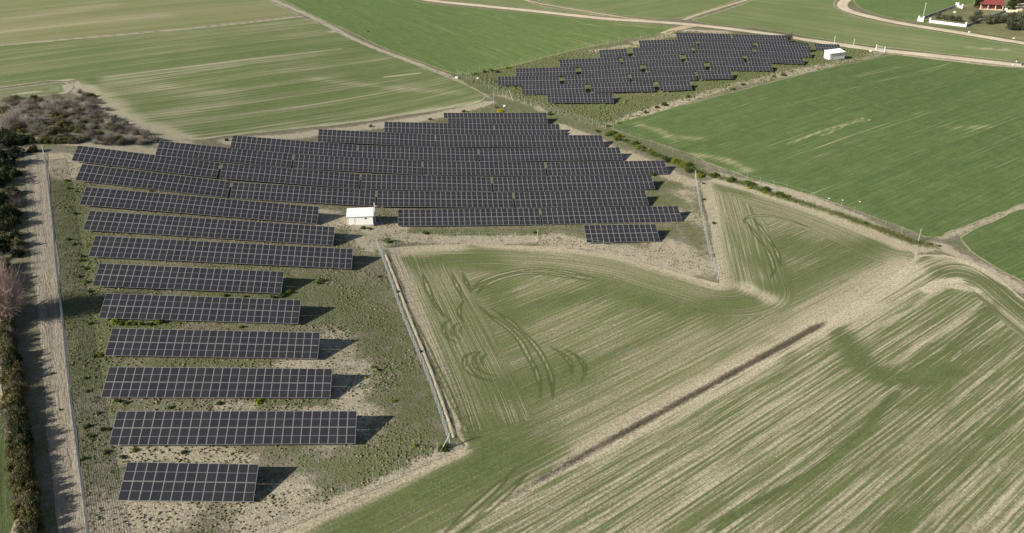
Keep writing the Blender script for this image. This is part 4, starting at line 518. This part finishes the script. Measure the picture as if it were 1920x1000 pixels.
def twigs(n, seed=0, w=.012, up=.9, spread=.9):
    r = np.random.default_rng(seed); V = []
    for i in range(n):
        az_ = r.uniform(0, 6.283); el = r.uniform(.25, 1.45); dirv = np.array([math.cos(az_)*math.cos(el)*spread, math.sin(az_)*math.cos(el)*spread, math.sin(el)*up])
        p0 = r.normal(0, .12, 3)*[1, 1, 0]; L_ = r.uniform(.55, 1.05); p1 = p0+dirv*L_*.55; p2 = p0+dirv*L_+r.normal(0, .1, 3)
        sd_ = np.cross(dirv, r.normal(size=3)); sd_ /= np.linalg.norm(sd_)+1e-9
        V += [p0-sd_*w, p0+sd_*w, p1+sd_*w*.7, p1-sd_*w*.7]; V += [p1-sd_*w*.7, p1+sd_*w*.7, p2+sd_*w*.25, p2-sd_*w*.25]
        for _ in range(3):
            t = r.uniform(.3, 1); q = p1*(1-t)+p2*t; e_ = q+(dirv*.5+r.normal(0, .5, 3))*r.uniform(.12, .3); e_[2] = max(e_[2], .03); V += [q-sd_*w*.5, q+sd_*w*.5, e_+sd_*w*.2, e_-sd_*w*.2]
    V = np.array(V); V[:, 2] = np.maximum(V[:, 2], 0)
    return mesh_np('twigs', V, np.arange(len(V)).reshape(-1, 4))
LM = {}
def leafmesh(kind, var, big=False):
    key = (kind, var, big)
    if key not in LM:
        if kind in 'PNK': me = twigs(260 if big else 170, 100+var*7+ord(kind), .013 if big else .02)
        else: me = leaf_cloud(1100 if big else 420, .085 if big else .13, 'dome', 50+var*13+ord(kind))
        me = me.copy(); me.materials.append(LEAF[kind]); LM[key] = me
    return LM[key]
STEM = MB()
for k in range(5):
    a = k*1.3; STEM.tube((0, 0, -.05), (.35*math.cos(a), .35*math.sin(a), .55), .05, .02, 5)
STEM = STEM.mesh('stem', [M['wood']])
def shrub(name, x, y, r, kind, label, group, hs=1.0, cat='shrub', dz=0.0):
    e = empty(name, gp((x, y), -.03+dz)); tag(e, label, cat, group); var = random.randrange(4)
    o = link('foliage', leafmesh(kind, var, r > .9), e); o.scale = (r*random.uniform(.9, 1.15), r*random.uniform(.9, 1.15), r*hs*random.uniform(.85, 1.15)); o.rotation_euler = (0, 0, random.uniform(0, 6.28))
    s_ = link('stem', STEM, e); s_.scale = (r, r, r*hs)
    return e
KN = {'Y': 'yellow-green', 'G': 'green', 'B': 'bright lime', 'D': 'dark dull green', 'F': 'yellow flowering'}
for x, y, r, k in SHRUBS_:
    if y > 238: where = 'in the grassy verge of the far array'
    elif x < -66 and y > 100: where = 'in weeds near the upper dirt track end'
    elif y < 110: where = 'on weedy ground between the lower solar tables'
    else: where = 'on stony ground beside the long solar rows'
    shrub('shrub', x, y, r*1.1, k, '%s %s shrub %s' % ('small' if r < .6 else 'rounded', KN[k], where), '%s shrubs %s' % (KN[k], where), 1.1)
def along(line, sp, jit):
    P = catmull(line, sp); return [(p[0]+random.gauss(0, jit), p[1]+random.gauss(0, jit)) for p in P]
for x, y in along(LINES_['hedge_row'], .95, .8):
    k = random.choice('GGGYYD'); shrub('hedge_shrub', x, y, random.choice((.4, .5, .7, .9, 1.2)), k, '%s bush in the scrubby hedge beside the dark wheat field' % KN[k], '%s bushes of the scrubby hedge' % KN[k])
shrub('hedge_shrub', *SHRUBS_[0][:2], .01, 'G', 'tiny weed', 'weeds') if False else None
for x, y in along(LINES_['hedge_row2'], 2.6, .5):
    k = random.choice('GDDO'); shrub('verge_shrub', x, y, random.uniform(.25, .6), k, '%s low bush on the bare strip below the dark wheat field' % {'O': 'dry', **KN}[k], '%s low bushes of the bare strip' % {'O': 'dry', **KN}[k])
for ln in ('hedge_left', 'hedge_left2'):
    for x, y in along(LINES_[ln], 1.1 if ln == 'hedge_left' else .55, .2):
        k = random.choice('QOON') if ln == 'hedge_left' else random.choice('WWNOEON'); sec = 'beside the leafless tree' if y > 98 else ('beside the lush grass' if y > 78 else 'at the lower end of the dirt track'); shrub('hedge_bush', x, y, random.uniform(.95, 1.25) if ln == 'hedge_left2' else random.uniform(.6, .9), k, '%s hedge bush '+sec if False else '%s hedge bush SEC' .replace('SEC', sec) % {'W': 'brownish green', 'E': 'dark evergreen', 'O': 'dry olive', 'N': 'bare brown', 'Q': 'straw coloured'}[k], '%s hedge bushes SEC'.replace('SEC', sec) % {'W': 'brownish green', 'E': 'dark evergreen', 'O': 'dry olive', 'N': 'bare brown', 'Q': 'straw coloured'}[k], random.uniform(1.7, 2.1) if ln == 'hedge_left2' else random.uniform(.8, 1.1))
BN = {'W': 'brownish green', 'P': 'pale bare twiggy', 'N': 'brown leafless', 'O': 'dry olive green', 'E': 'dark evergreen'}
for x, y, r, k in BRUSH_:
    where = 'beside the upper end of the hedge' if x < -84 and k in 'EWN' and y < 178 else 'in the thicket behind the wire fence end'
    shrub('thicket_bush', x, y, r*1.15, k, '%s bush %s' % (BN[k], where), '%s bushes %s' % (BN[k], where), 1.2 if k in 'PEW' else 1.0)

_T = np.array(THICKET_); _lo, _hi = _T.min(0), _T.max(0); _n = 0
while _n < 210:
    x, y = random.uniform(_lo[0], _hi[0]), random.uniform(_lo[1], _hi[1])
    if not inside(np.array([x]), np.array([y]), _T)[0]: continue
    _n += 1; k = random.choice('NNNPO'); shrub('thicket_bush', x, y, random.uniform(1.0, 1.9), k, 'low %s bush packed into the thicket' % BN[k], 'low %s bushes of the thicket' % BN[k], .9)
tag(link('verge_grass', blades('verge_grass', catmull(LINES_['hedge_row']+LINES_['hedge_row2'][1:], 1.0), 14000, 2.2, .15, .5, .05, .5), None, LEAF['V']), 'uneven strip of grass and weeds below the dark wheat field', 'grass', kind='stuff')
def limbs(b, base, h, r0, n, spread, seed):
    r = random.Random(seed); top = Vector(base)+Vector((r.uniform(-.1, .1)*h, r.uniform(-.1, .1)*h, h*.42)); b.tube(base, top, r0, r0*.75, 8)
    for i in range(n):
        a = i*6.283/n+r.uniform(-.3, .3); t2 = top+Vector((math.cos(a)*spread*.5, math.sin(a)*spread*.5, h*r.uniform(.15, .3))); b.tube(top-Vector((0, 0, .1)), t2, r0*.5, r0*.3, 6)
        t3 = t2+Vector((math.cos(a+.4)*spread*.3, math.sin(a+.4)*spread*.3, h*r.uniform(.08, .2))); b.tube(t2, t3, r0*.3, r0*.12, 5)
def tree(name, p, h, rad, kind, label, group=None, cz=.62, cat='tree', n=1500, size=.075, seed=1, zs=.8, thin=1.0):
    e = empty(name, gp(p, -.05)); tag(e, label, cat, group); b = MB(); limbs(b, (0, 0, 0), h, .05*h*thin, 5, rad, seed); link('trunk', b.mesh('trunk', [M['wood']], True), e)
    me = leaf_cloud(n, size, 'ball', seed, clumps=20); me.materials.append(LEAF[kind]); o = link('crown', me, e); o.location = (0, 0, h*cz); o.scale = (rad*1.25, rad*1.25, rad*1.25*zs); return e
for i, (x, y, r) in enumerate(OLIVES_):
    tree('olive_tree', (x, y), r*1.7, r*1.05, 'L', 'grey-green olive tree %s' % ('inside the white walled plot' if i < 5 else 'on the meadow outside the white walled plot'), 'olive trees inside the plot' if i < 5 else 'olive trees outside the plot', .6, seed=30+i)
for i, (k, h, r) in enumerate((('dark1', 6.5, 2.0), ('dark2', 6, 2.0), ('dark3', 5.5, 2.2), ('dark4', 5.5, 2.4), ('dark5', 5, 2.4))):
    tree('evergreen_tree', PTS_[k], h, r, 'E', 'dense dark evergreen tree %s' % ('at the porch side of the red roofed house' if i < 2 else 'between the red roofed house and the pale yard'), 'evergreens by the house porch' if i < 2 else 'evergreens by the pale yard', .55, zs=1.35, seed=60+i, n=2000)
tree('grey_shrub_tree', PTS_['grayshrub'], 4.0, 1.8, 'L', 'lone pale grey shrubby tree beyond the gravel road', None, .5, seed=71)
def bare_tree(name, p, h, rad, kind, label, seed, cz=.3, slim=1.0):
    e = empty(name, gp(p, -.05)); tag(e, label, 'tree'); b = MB(); limbs(b, (0, 0, 0), h*.9, .035*h, 6, rad*.8, seed); link('trunk', b.mesh('trunk', [M['wood']], True), e)
    me = twigs(1500, seed, .007, 1.0, 1.0); me.materials.append(LEAF[kind]); o = link('crown', me, e); o.location = (0, 0, h*cz); o.scale = (rad*slim, rad*slim, h*(1-cz)); return e
bare_tree('bare_tree', PTS_['tree_bare'], 9.0, 4.2, 'K', 'leafless pinkish tree rising from the hedge by the dirt track', 5, .12)
tree('slender_tree', PTS_['tree_poplar'], 9.0, 1.5, 'W', 'slender tree on a bare trunk beyond the hedge', None, .68, seed=9, zs=1.9, n=1500, thin=.35)

# low weeds nobody could count
def weeds(name, poly, n, label, mats, seed, rmin=.10, rmax=.34, lushb=0.0):
    r = np.random.default_rng(seed); P = np.array(poly); lo, hi = P.min(0), P.max(0); X = r.uniform(lo[0], hi[0], n*4); Y = r.uniform(lo[1], hi[1], n*4); m = inside(X, Y, P); X, Y = X[m], Y[m]
    dn = .25+.9*vnoise(X, Y, 6, 31)*vnoise(X, Y, 1.7, 17)*2+strokes(X, Y, LUSH_)*.6-strokes(X, Y, DRY_)*.3+lushb; m = r.random(len(X)) < dn; X, Y = X[m][:n], Y[m][:n]; n = len(X)
    rad = r.uniform(rmin, rmax, n)*(.6+.8*vnoise(X, Y, 4, 3)); Z = gz(X, Y)-.02; K = 5
    V = np.empty((n, 2*K+1, 3))
    for k in range(K):
        a = k*6.283/K+r.uniform(-.4, .4, n); ro = rad*r.uniform(.7, 1.3, n); V[:, k] = np.c_[X+np.cos(a)*ro, Y+np.sin(a)*ro, Z+r.uniform(0, .25, n)*rad]
        a2 = a+.6; ri = rad*r.uniform(.3, .75, n); V[:, K+k] = np.c_[X+np.cos(a2)*ri, Y+np.sin(a2)*ri, Z+rad*r.uniform(.45, 1.1, n)]
    V[:, 2*K] = np.c_[X+r.normal(0, .1, n)*rad, Y+r.normal(0, .1, n)*rad, Z+rad*r.uniform(.5, .9, n)]
    base = (np.arange(n)*(2*K+1))[:, None, None]; T = []
    for k in range(K):
        j = (k+1) % K; T += [[k, j, K+k], [j, K+j, K+k], [K+k, K+j, 2*K]]
    Fc = (np.array(T)[None]+base).reshape(-1, 3); me = mesh_np(name, V.reshape(-1, 3), Fc)
    tone = np.clip(r.normal(.55, .25, n)+strokes(X, Y, LUSH_)*.35-strokes(X, Y, DRY_)*.3+lushb*.5, 0, 1); fattr(me, 'tone', np.repeat(tone, 2*K+1)); return tag(link(name, me, None, mats), label, 'weeds', kind='stuff')
def weed_mat():
    t = NT('weed_leaves'); tn = t.attr('tone'); nf = t.noise(t.pos(), 5, 4, .7); c = t.mix(t.sst(tn, .15, .55), (.23, .195, .125), (.125, .125, .06)); c = t.mix(t.sst(tn, .5, .95), c, (.095, .125, .04)); t.bump(nf, .6, .08); return t.col(t.scl(t.ma('MULTIPLY_ADD', nf, .9, .6), c))
M['weed'] = weed_mat()
weeds('weeds', YARD_, 60000, 'low grey-green weeds covering the ground of the large array', M['weed'], 3, .05, .17)
weeds('weeds', YARD2_, 14000, 'lush low weeds covering the ground of the far array', M['weed'], 4, .12, .38, .35)

# ================================================================== BUILDINGS, SIGNS, SMALL THINGS
def put(e, name, mb, mats, smooth=False): return link(name, mb.mesh(name, mats, smooth), e)
def hut(name, a, b, dep, h, label, ribs):
    A, B = Vector((*a, 0)), Vector((*b, 0)); w = (B-A).length; rz = 0.0; c = (A+B)/2; rz = math.atan2(B.y-A.y, B.x-A.x)
    e = empty(name, gp((c.x-math.sin(rz)*dep/2, c.y+math.cos(rz)*dep/2)), rz); tag(e, label, 'hut')
    put(e, 'base_slab', MB().box((0, 0, 0), (w+.3, dep+.3, .3)), [M['conc']])
    put(e, 'wall', MB().box((0, 0, .15+h/2), (w, dep, h)), [M['white']])
    rf = MB(); sl = .22; n = ribs; ww = w+.5; dd = dep+.5; M3 = Matrix.Rotation(math.atan(sl), 3, 'X')
    rf.box((0, 0, h+.15+.5*sl*dep+.05), (ww, dd*1.02, .06), M3)
    for i in range(n): rf.box((-ww/2+(i+.5)*ww/n, 0, h+.15+.5*sl*dep+.1), (ww/n*.35, dd*1.02, .05), M3)
    put(e, 'roof', rf, [M['whiteroof']])
    g = MB().quad([(-w/2, dep/2, h+.15), (-w/2, -dep/2, h+.15), (-w/2, dep/2, h+.15+sl*dep)]).quad([(w/2, dep/2, h+.15+sl*dep), (w/2, -dep/2, h+.15), (w/2, dep/2, h+.15)]).quad([(w/2, dep/2, h+.15), (-w/2, dep/2, h+.15), (-w/2, dep/2, h+.15+sl*dep), (w/2, dep/2, h+.15+sl*dep)])
    put(e, 'gable', g, [M['white']])
    d_ = put(e, 'door', MB().box((0, 0, 0), (.95, .05, 2.0)), [M['white']]); d_.location = (-w/2+.9, -dep/2-.02, 1.2)
    hd = put(d_, 'handle', MB().box((.38, -.04, 0), (.1, .04, .03)), [M['dark']])
    v = put(e, 'vent', MB().box((0, 0, 0), (.35, .05, .25)), [M['dark']]); v.location = (w*.22, -dep/2-.02, 1.5)
    t_ = put(e, 'corner_trim', MB().box((w/2-.06, -dep/2-.015, .15+h/2), (.12, .03, h)).box((-w/2+.06, -dep/2-.015, .15+h/2), (.12, .03, h)), [M['whiteroof']])
    return e
HT1 = hut('equipment_hut', PTS_['hut_l'], (PTS_['hut_l'][0]+5.0, PTS_['hut_l'][1]+.25), 2.6, 1.85, 'white metal hut with ribbed roof in front of the long solar rows', 14)
HT2 = hut('equipment_cabin', PTS_['hut2_l'], PTS_['hut2_r'], 2.8, 2.3, 'white cabin near the gravel road beside the small solar table', 16)
e = empty('camera_mast', gp((PTS_['hut_r'][0]+.35, PTS_['hut_r'][1]+.6))); tag(e, 'slim white camera mast at the corner of the hut', 'mast')
put(e, 'pole', MB().tube((0, 0, -.2), (0, 0, 4.6), .06, .05), [M['white']]); put(e, 'camera', MB().box((0, -.12, 4.5), (.16, .34, .16)), [M['white']]); put(e, 'bracket', MB().box((.2, 0, 3.9), (.45, .08, .1)), [M['white']])

def pole(name, p, h, r, mat, label, cat='pole', lean=(0, 0), arm=0, cap=True):
    e = empty(name, gp(p)); tag(e, label, cat, 'field poles'); put(e, 'shaft', MB().tube((0, 0, -.3), (lean[0]*h, lean[1]*h, h), r, r*.8), [mat])
    if cap: put(e, 'cap', MB().box((lean[0]*h, lean[1]*h, h), (r*2.6, r*2.6, .08)), [mat])
    if arm: put(e, 'cross_arm', MB().box((lean[0]*h, lean[1]*h, h*.93), (arm, .07, .07)), [mat])
    return e
pole('fence_pole', PTS_['pole1'], 4.4, .07, M['galv'], 'tall grey post at the corner of the thin crop field', arm=.25)
pole('fence_pole', PTS_['pole2'], 3.2, .07, M['galv'], 'grey post beside the sandy gap behind the rear solar table')
pole('leaning_pole', PTS_['polelean'], 3.4, .10, M['pale_wood'], 'pale pole leaning over the sandy gap', lean=(-.42, .15))
pole('marker_stick', PTS_['stick'], 2.6, .05, M['pale_wood'], 'leaning pale stake on the curved field edge', lean=(.1, .05))
pole('fence_pole', PTS_['polefence'], 3.0, .07, M['galv'], 'grey end post by the bare strip corner', arm=.2)
pole('camera_mast', PTS_['post1'], 3.6, .07, M['white'], 'white mast behind the small solar table', 'mast', arm=.5)
pole('camera_mast', PTS_['post2'], 2.6, .06, M['white'], 'short white mast at the edge of the gravel road', 'mast', arm=.4)
pole('telephone_pole', PTS_['antenna'], 7.0, .11, M['wood'], 'brown wooden pole in front of the white wall', arm=1.4)
pole('lamp_post', PTS_['polehouse'], 6.0, .07, M['white'], 'slim white lamp post inside the gate of the walled plot', arm=.8)
pole('fence_pole', PTS_['poleL'], 3.2, .09, M['pale_wood'], 'pale end post of the fence along the dirt track')
def prop_post(p, q, label):
    e = empty('strut_post', gp(p)); tag(e, label, 'post', 'strutted end posts'); put(e, 'upright', MB().tube((0, 0, -.2), (0, 0, 2.3), .045), [M['wire']]); put(e, 'strut', MB().tube((q[0], q[1], 0), (0, 0, 2.0), .04), [M['wire']]); return e
prop_post(LINES_['fence_mid'][-1], (-1.3, -1.0), 'fence corner post with white diagonal strut by the round green bush')
prop_post(PTS_['mastfield'], (1.2, 2.6), 'fence corner post with white diagonal strut at the scrubby hedge')
def gate(p, label, rz):
    e = empty('gate', gp(p), rz); tag(e, label, 'gate'); 
    for s in (-1, 1): put(e, 'gate_post', MB().box((s*2.2, 0, 1.0), (.2, .2, 2.1)).box((s*2.2, 0, 2.1), (.27, .27, .1)), [M['white']])
    for s in (-1, 1):
        b = MB(); [b.tube((s*.08, 0, z), (s*2.0, 0, z), .03) for z in (.2, 1.0, 1.8)]; [b.tube((s*(.1+.38*k), 0, .2), (s*(.1+.38*k), 0, 1.8), .02, n=4) for k in range(6)]; put(e, 'gate_leaf', b, [M['wire']])
gate(PTS_['gate1'], 'metal gate between white posts at the gravel road', 1.9)
def rock(p, r, label, seed, grp='pale stones'):
    bm = bmesh.new(); bmesh.ops.create_icosphere(bm, subdivisions=2, radius=r); q = random.Random(seed)
    for v in bm.verts: v.co *= 1+q.uniform(-.22, .22); v.co.z *= .65
    me = bpy.data.meshes.new('rock'); bm.to_mesh(me); bm.free(); o = link('rock', me, None, M['rock']); o.location = gp(p, r*.3); tag(o, label, 'rock', grp)
for k, r, lb, g in (('rock1', .2, 'pale stone lying in the dark green wheat', 'stones in the wheat'), ('rock2', .18, 'pale stone lying in the dark green wheat', 'stones in the wheat'), ('rock3', .2, 'pale stone lying in the dark green wheat', 'stones in the wheat'), ('rock4', .5, 'pale boulder beside the bending gravel road', 'boulders by the road'), ('rock5', .5, 'pale boulder beside the bending gravel road', 'boulders by the road'), ('rock6', .7, 'white boulder near the metal gate', None), ('rock7', .5, 'white stone in weeds beside the far wire fence', 'stones by the far fence'), ('rock8', .5, 'white stone in weeds beside the far wire fence', 'stones by the far fence'), ('rock9', .7, 'pale boulder on the meadow inside the walled plot', None), ('rock10', .7, 'white stone at the corner post of the wheat field', None), ('rock11', .4, 'dark edged stone at the roadside near the car', None)):
    rock(PTS_[k], r, lb, hash(k) % 99 if False else len(k)*7+int(k[4:]), g)

# ---- house and walled plot
hl, hr = Vector((*PTS_['house_l'], 0)), Vector((*PTS_['house_r'], 0))
c = (hl+hr)/2; e = empty('house', gp((c.x, c.y+4)), -.35); tag(e, 'single storey house with red sheet roof and porch', 'house'); w, dp, h = 10.0, 7.5, 2.9
put(e, 'wall', MB().box((0, 1.0, h/2), (w-1, dp-2, h)), [M['redwall']])
rf = MB(); zt, ze = h+2.0, h-.35; hw, hd = w/2+.5, dp/2+.9
rf.quad([(-hw, -hd, ze), (hw, -hd, ze), (hw-.6, 0, zt), (-hw+.6, 0, zt)]).quad([(hw, hd, ze), (-hw, hd, ze), (-hw+.6, 0, zt), (hw-.6, 0, zt)]).quad([(hw, -hd, ze), (hw, hd, ze), (hw-.6, 0, zt)]).quad([(-hw, hd, ze), (-hw, -hd, ze), (-hw+.6, 0, zt)]).quad([(-hw, hd, ze-.03), (hw, hd, ze-.03), (hw, -hd, ze-.03), (-hw, -hd, ze-.03)])
r_ = put(e, 'roof', rf, [M['red_roof']])
rb = MB()
for i in range(20):
    x_ = -hw+.7+(2*hw-1.4)*i/19; rb.box((x_, -hd/2, (zt+ze)/2+.03), (.06, math.hypot(hd, zt-ze), .05), Matrix.Rotation(math.atan2(zt-ze, hd), 3, 'X'))
put(r_, 'seam', rb, [M['red_roof']])
for x_ in (-w/2+.1, -w/6, w/6, w/2-.1): put(e, 'porch_post', MB().box((x_, -dp/2+.1, ze/2), (.3, .3, ze)), [M['plaster']])
dr = put(e, 'door', MB().box((0, -dp/2+1.92, 1.05), (1.0, .08, 2.1)), [M['wood']]); put(dr, 'handle', MB().box((.35, -dp/2+1.86, 1.05), (.05, .06, .15)), [M['alu']])
for x_ in (-2.6, 2.6):
    wd = put(e, 'window', MB().box((x_, -dp/2+1.95, 1.5), (1.3, .06, 1.1)), [M['dark']]); put(wd, 'frame', MB().box((x_, -dp/2+1.9, 2.08), (1.45, .06, .08)).box((x_, -dp/2+1.9, .92), (1.45, .06, .08)).box((x_, -dp/2+1.9, 1.5), (.06, .06, 1.1)), [M['white']])
put(e, 'porch_floor', MB().box((0, -dp/2+.6, .08), (w, 2.6, .16)), [M['plaster']])
def wall(name, a, b, hh, th, mat, label, pil=0.0, pmat=None):
    A, B = Vector((*a, 0)), Vector((*b, 0)); n = max(1, int((B-A).length/4)); e = empty(name, gp(a)); tag(e, label, 'wall', 'walls of the house plot'); g0 = e.location
    b_ = MB(); rz = Matrix.Rotation(math.atan2(B.y-A.y, B.x-A.x), 3, 'Z')
    for i in range(n):
        p, q = A.lerp(B, i/n), A.lerp(B, (i+1)/n); m = (p+q)/2; mz = float(gz(m.x, m.y)[0]); b_.box((m.x-g0.x, m.y-g0.y, mz-g0.z+hh/2-.15), ((q-p).length+.02, th, hh+.3), rz)
    put(e, 'wall_body', b_, [mat])
    if pil:
        for p in (A, B): z0 = float(gz(p.x, p.y)[0])-g0.z; put(e, 'pillar', MB().box((p.x-g0.x, p.y-g0.y, z0+pil/2), (.55, .55, pil), rz).box((p.x-g0.x, p.y-g0.y, z0+pil+.06), (.7, .7, .12), rz), [pmat or mat])
W_ = PTS_
wall('garden_wall', W_['wall1'], W_['wall2'], 1.1, .3, M['white'], 'long low white wall with pillars facing the bending road', 1.9)
wall('garden_wall', W_['wall0'], ((W_['wall0'][0]+W_['wall1'][0])/2-.4, (W_['wall0'][1]+W_['wall1'][1])/2+.4), 1.6, .3, M['white'], 'short high white wall at the gate of the plot', 2.2)
wall('block_wall', (W_['wall0'][0]+.3, W_['wall0'][1]+.8), W_['wallL'], 1.0, .25, M['greywall'], 'long grey block wall between wheat field and walled plot', 1.9, M['white'])
wall('garden_wall', (W_['wallL'][0]+.6, W_['wallL'][1]-.6), W_['wallL2'], 1.1, .3, M['white'], 'short white wall piece at the far corner of the plot', 2.0)
wall('block_wall', (W_['wall2'][0]+.5, W_['wall2'][1]+.3), W_['wallR2'], 1.0, .25, M['greywall'], 'grey block wall from the white wall to the house', 1.8, M['white'])
wall('garden_wall', (W_['wallR2'][0]+.6, W_['wallR2'][1]), W_['wallR3'], 1.2, .3, M['plaster'], 'cream wall beside the pale yard', 1.8)
pv = W_['paveR']; Vp = np.array([(pv[0]-6, pv[1]-9), (pv[0]+1, pv[1]-13), (pv[0]+26, pv[1]+14), (pv[0]+12, pv[1]+18)]); g = 8; Q = []
for i in range(g+1):
    for j in range(g+1): s_, t_ = i/g, j/g; Q.append((1-s_)*((1-t_)*Vp[0]+t_*Vp[1])+s_*((1-t_)*Vp[3]+t_*Vp[2]))
Q = np.array(Q); me = mesh_np('yard_paving', np.c_[Q, gz(Q[:, 0], Q[:, 1])+.12], [[i*(g+1)+j, i*(g+1)+j+1, (i+1)*(g+1)+j+1, (i+1)*(g+1)+j] for i in range(g) for j in range(g)]); tag(link('yard_paving', me, None, M['plaster']), 'pale paved yard behind the evergreens', kind='structure')

# ---- parked car at the roadside
def car(p, rz, label):
    e = empty('parked_car', gp(p, .12), rz); tag(e, label, 'car'); bl = plain('dark_blue_paint', (.035, .05, .13), .3, 0, .05, 1, .5)
    prof = [(-2.1, .35), (-2.12, .75), (-1.95, .95), (-1.35, 1.0), (-.75, 1.42), (.75, 1.46), (1.35, 1.05), (2.0, .88), (2.12, .62), (2.1, .35)]; b = MB(); n = len(prof)
    for i in range(n): 
        j = (i+1) % n; (xa, za), (xb, zb) = prof[i], prof[j]; wa = .72 if za > 1.2 else .86; wb = .72 if zb > 1.2 else .86; b.quad([(xa, -wa, za), (xb, -wb, zb), (xb, wb, zb), (xa, wa, za)])
    for s in (-1, 1): b.quad([(x, s*(.72 if z > 1.2 else .86), z) for x, z in (prof if s > 0 else prof[::-1])])
    put(e, 'body', b, [bl])
    for s in (-1, 1): put(e, 'side_window', MB().quad([(-1.1, s*.84, 1.05), (1.15, s*.84, 1.08), (.7, s*.735, 1.4), (-.7, s*.735, 1.38)]), [M['dark']])
    put(e, 'windscreen', MB().quad([(1.34, -.8, 1.07), (1.34, .8, 1.07), (.79, .68, 1.45), (.79, -.68, 1.45)]), [M['dark']]); put(e, 'rear_window', MB().quad([(-1.38, .8, 1.02), (-1.38, -.8, 1.02), (-.79, -.68, 1.42), (-.79, .68, 1.42)]), [M['dark']])
    for x in (-1.3, 1.3):
        for s in (-1, 1): wh = put(e, 'wheel', MB().tube((x, s*.68, .32), (x, s*.89, .32), .32, n=16), [M['dark']]); put(wh, 'rim', MB().tube((x, s*.89, .32), (x, s*.9, .32), .2, n=12), [M['alu']])
    for s in (-1, 1): put(e, 'headlight', MB().box((2.06, s*.6, .72), (.1, .36, .14)), [M['white']]); put(e, 'tail_light', MB().box((-2.06, s*.66, .8), (.12, .25, .2)), [M['red_roof']])
    put(e, 'number_plate', MB().box((2.12, 0, .5), (.04, .5, .12)), [M['white']]); return e
car(PTS_['car'], 2.6, 'dark blue car parked on the gravel road')
# ---- person standing by the road: one skinned body
def person(p, rz, label):
    J = {'pelvis': (0, 0, .93), 'waist': (0, 0, 1.1), 'chest': (0, 0, 1.33), 'neck': (0, 0, 1.5), 'head': (0, .02, 1.66), 'top': (0, .02, 1.74)}
    E = [('pelvis', 'waist'), ('waist', 'chest'), ('chest', 'neck'), ('neck', 'head'), ('head', 'top')]; Rr = {'pelvis': .15, 'waist': .14, 'chest': .17, 'neck': .055, 'head': .10, 'top': .07}
    for s, k in ((-1, 'l'), (1, 'r')):
        for nm, q, r in (('sh', (s*.19, 0, 1.42), .075), ('el', (s*.26, .02, 1.14), .05), ('wr', (s*.27, .08, .90), .038), ('hd', (s*.27, .1, .8), .04), ('hip', (s*.1, 0, .88), .1), ('kn', (s*.11, .02, .48), .065), ('an', (s*.12, 0, .08), .045), ('toe', (s*.13, .16, .03), .035)): J[nm+k] = q; Rr[nm+k] = r
        E += [('chest', 'sh'+k), ('sh'+k, 'el'+k), ('el'+k, 'wr'+k), ('wr'+k, 'hd'+k), ('pelvis', 'hip'+k), ('hip'+k, 'kn'+k), ('kn'+k, 'an'+k), ('an'+k, 'toe'+k)]
    ks = list(J); me = bpy.data.meshes.new('person'); me.from_pydata([J[k] for k in ks], [(ks.index(a), ks.index(b)) for a, b in E], [])
    o = link('person', me); md = o.modifiers.new('skin', 'SKIN'); o.modifiers.new('sub', 'SUBSURF').levels = 1
    for i, k in enumerate(ks): v = me.skin_vertices[0].data[i]; v.radius = (Rr[k], Rr[k]); v.use_root = k == 'pelvis'
    t = NT('clothing'); z = t.sep(t.obj())[2]; c_ = t.mix(t.ma('GREATER_THAN', z, .92), (.62, .58, .56), (.02, .022, .02)); c_ = t.mix(t.ma('GREATER_THAN', z, 1.5), c_, (.35, .2, .14)); c_ = t.mix(t.ma('GREATER_THAN', z, 1.69), c_, (.02, .015, .01)); me.materials.append(t.col(c_))
    o.location = gp(p, .12); o.rotation_euler = (0, 0, rz); tag(o, 'person in dark jacket and pale trousers standing by the gravel road', 'person')
person(PTS_['person'], 2.2, '')
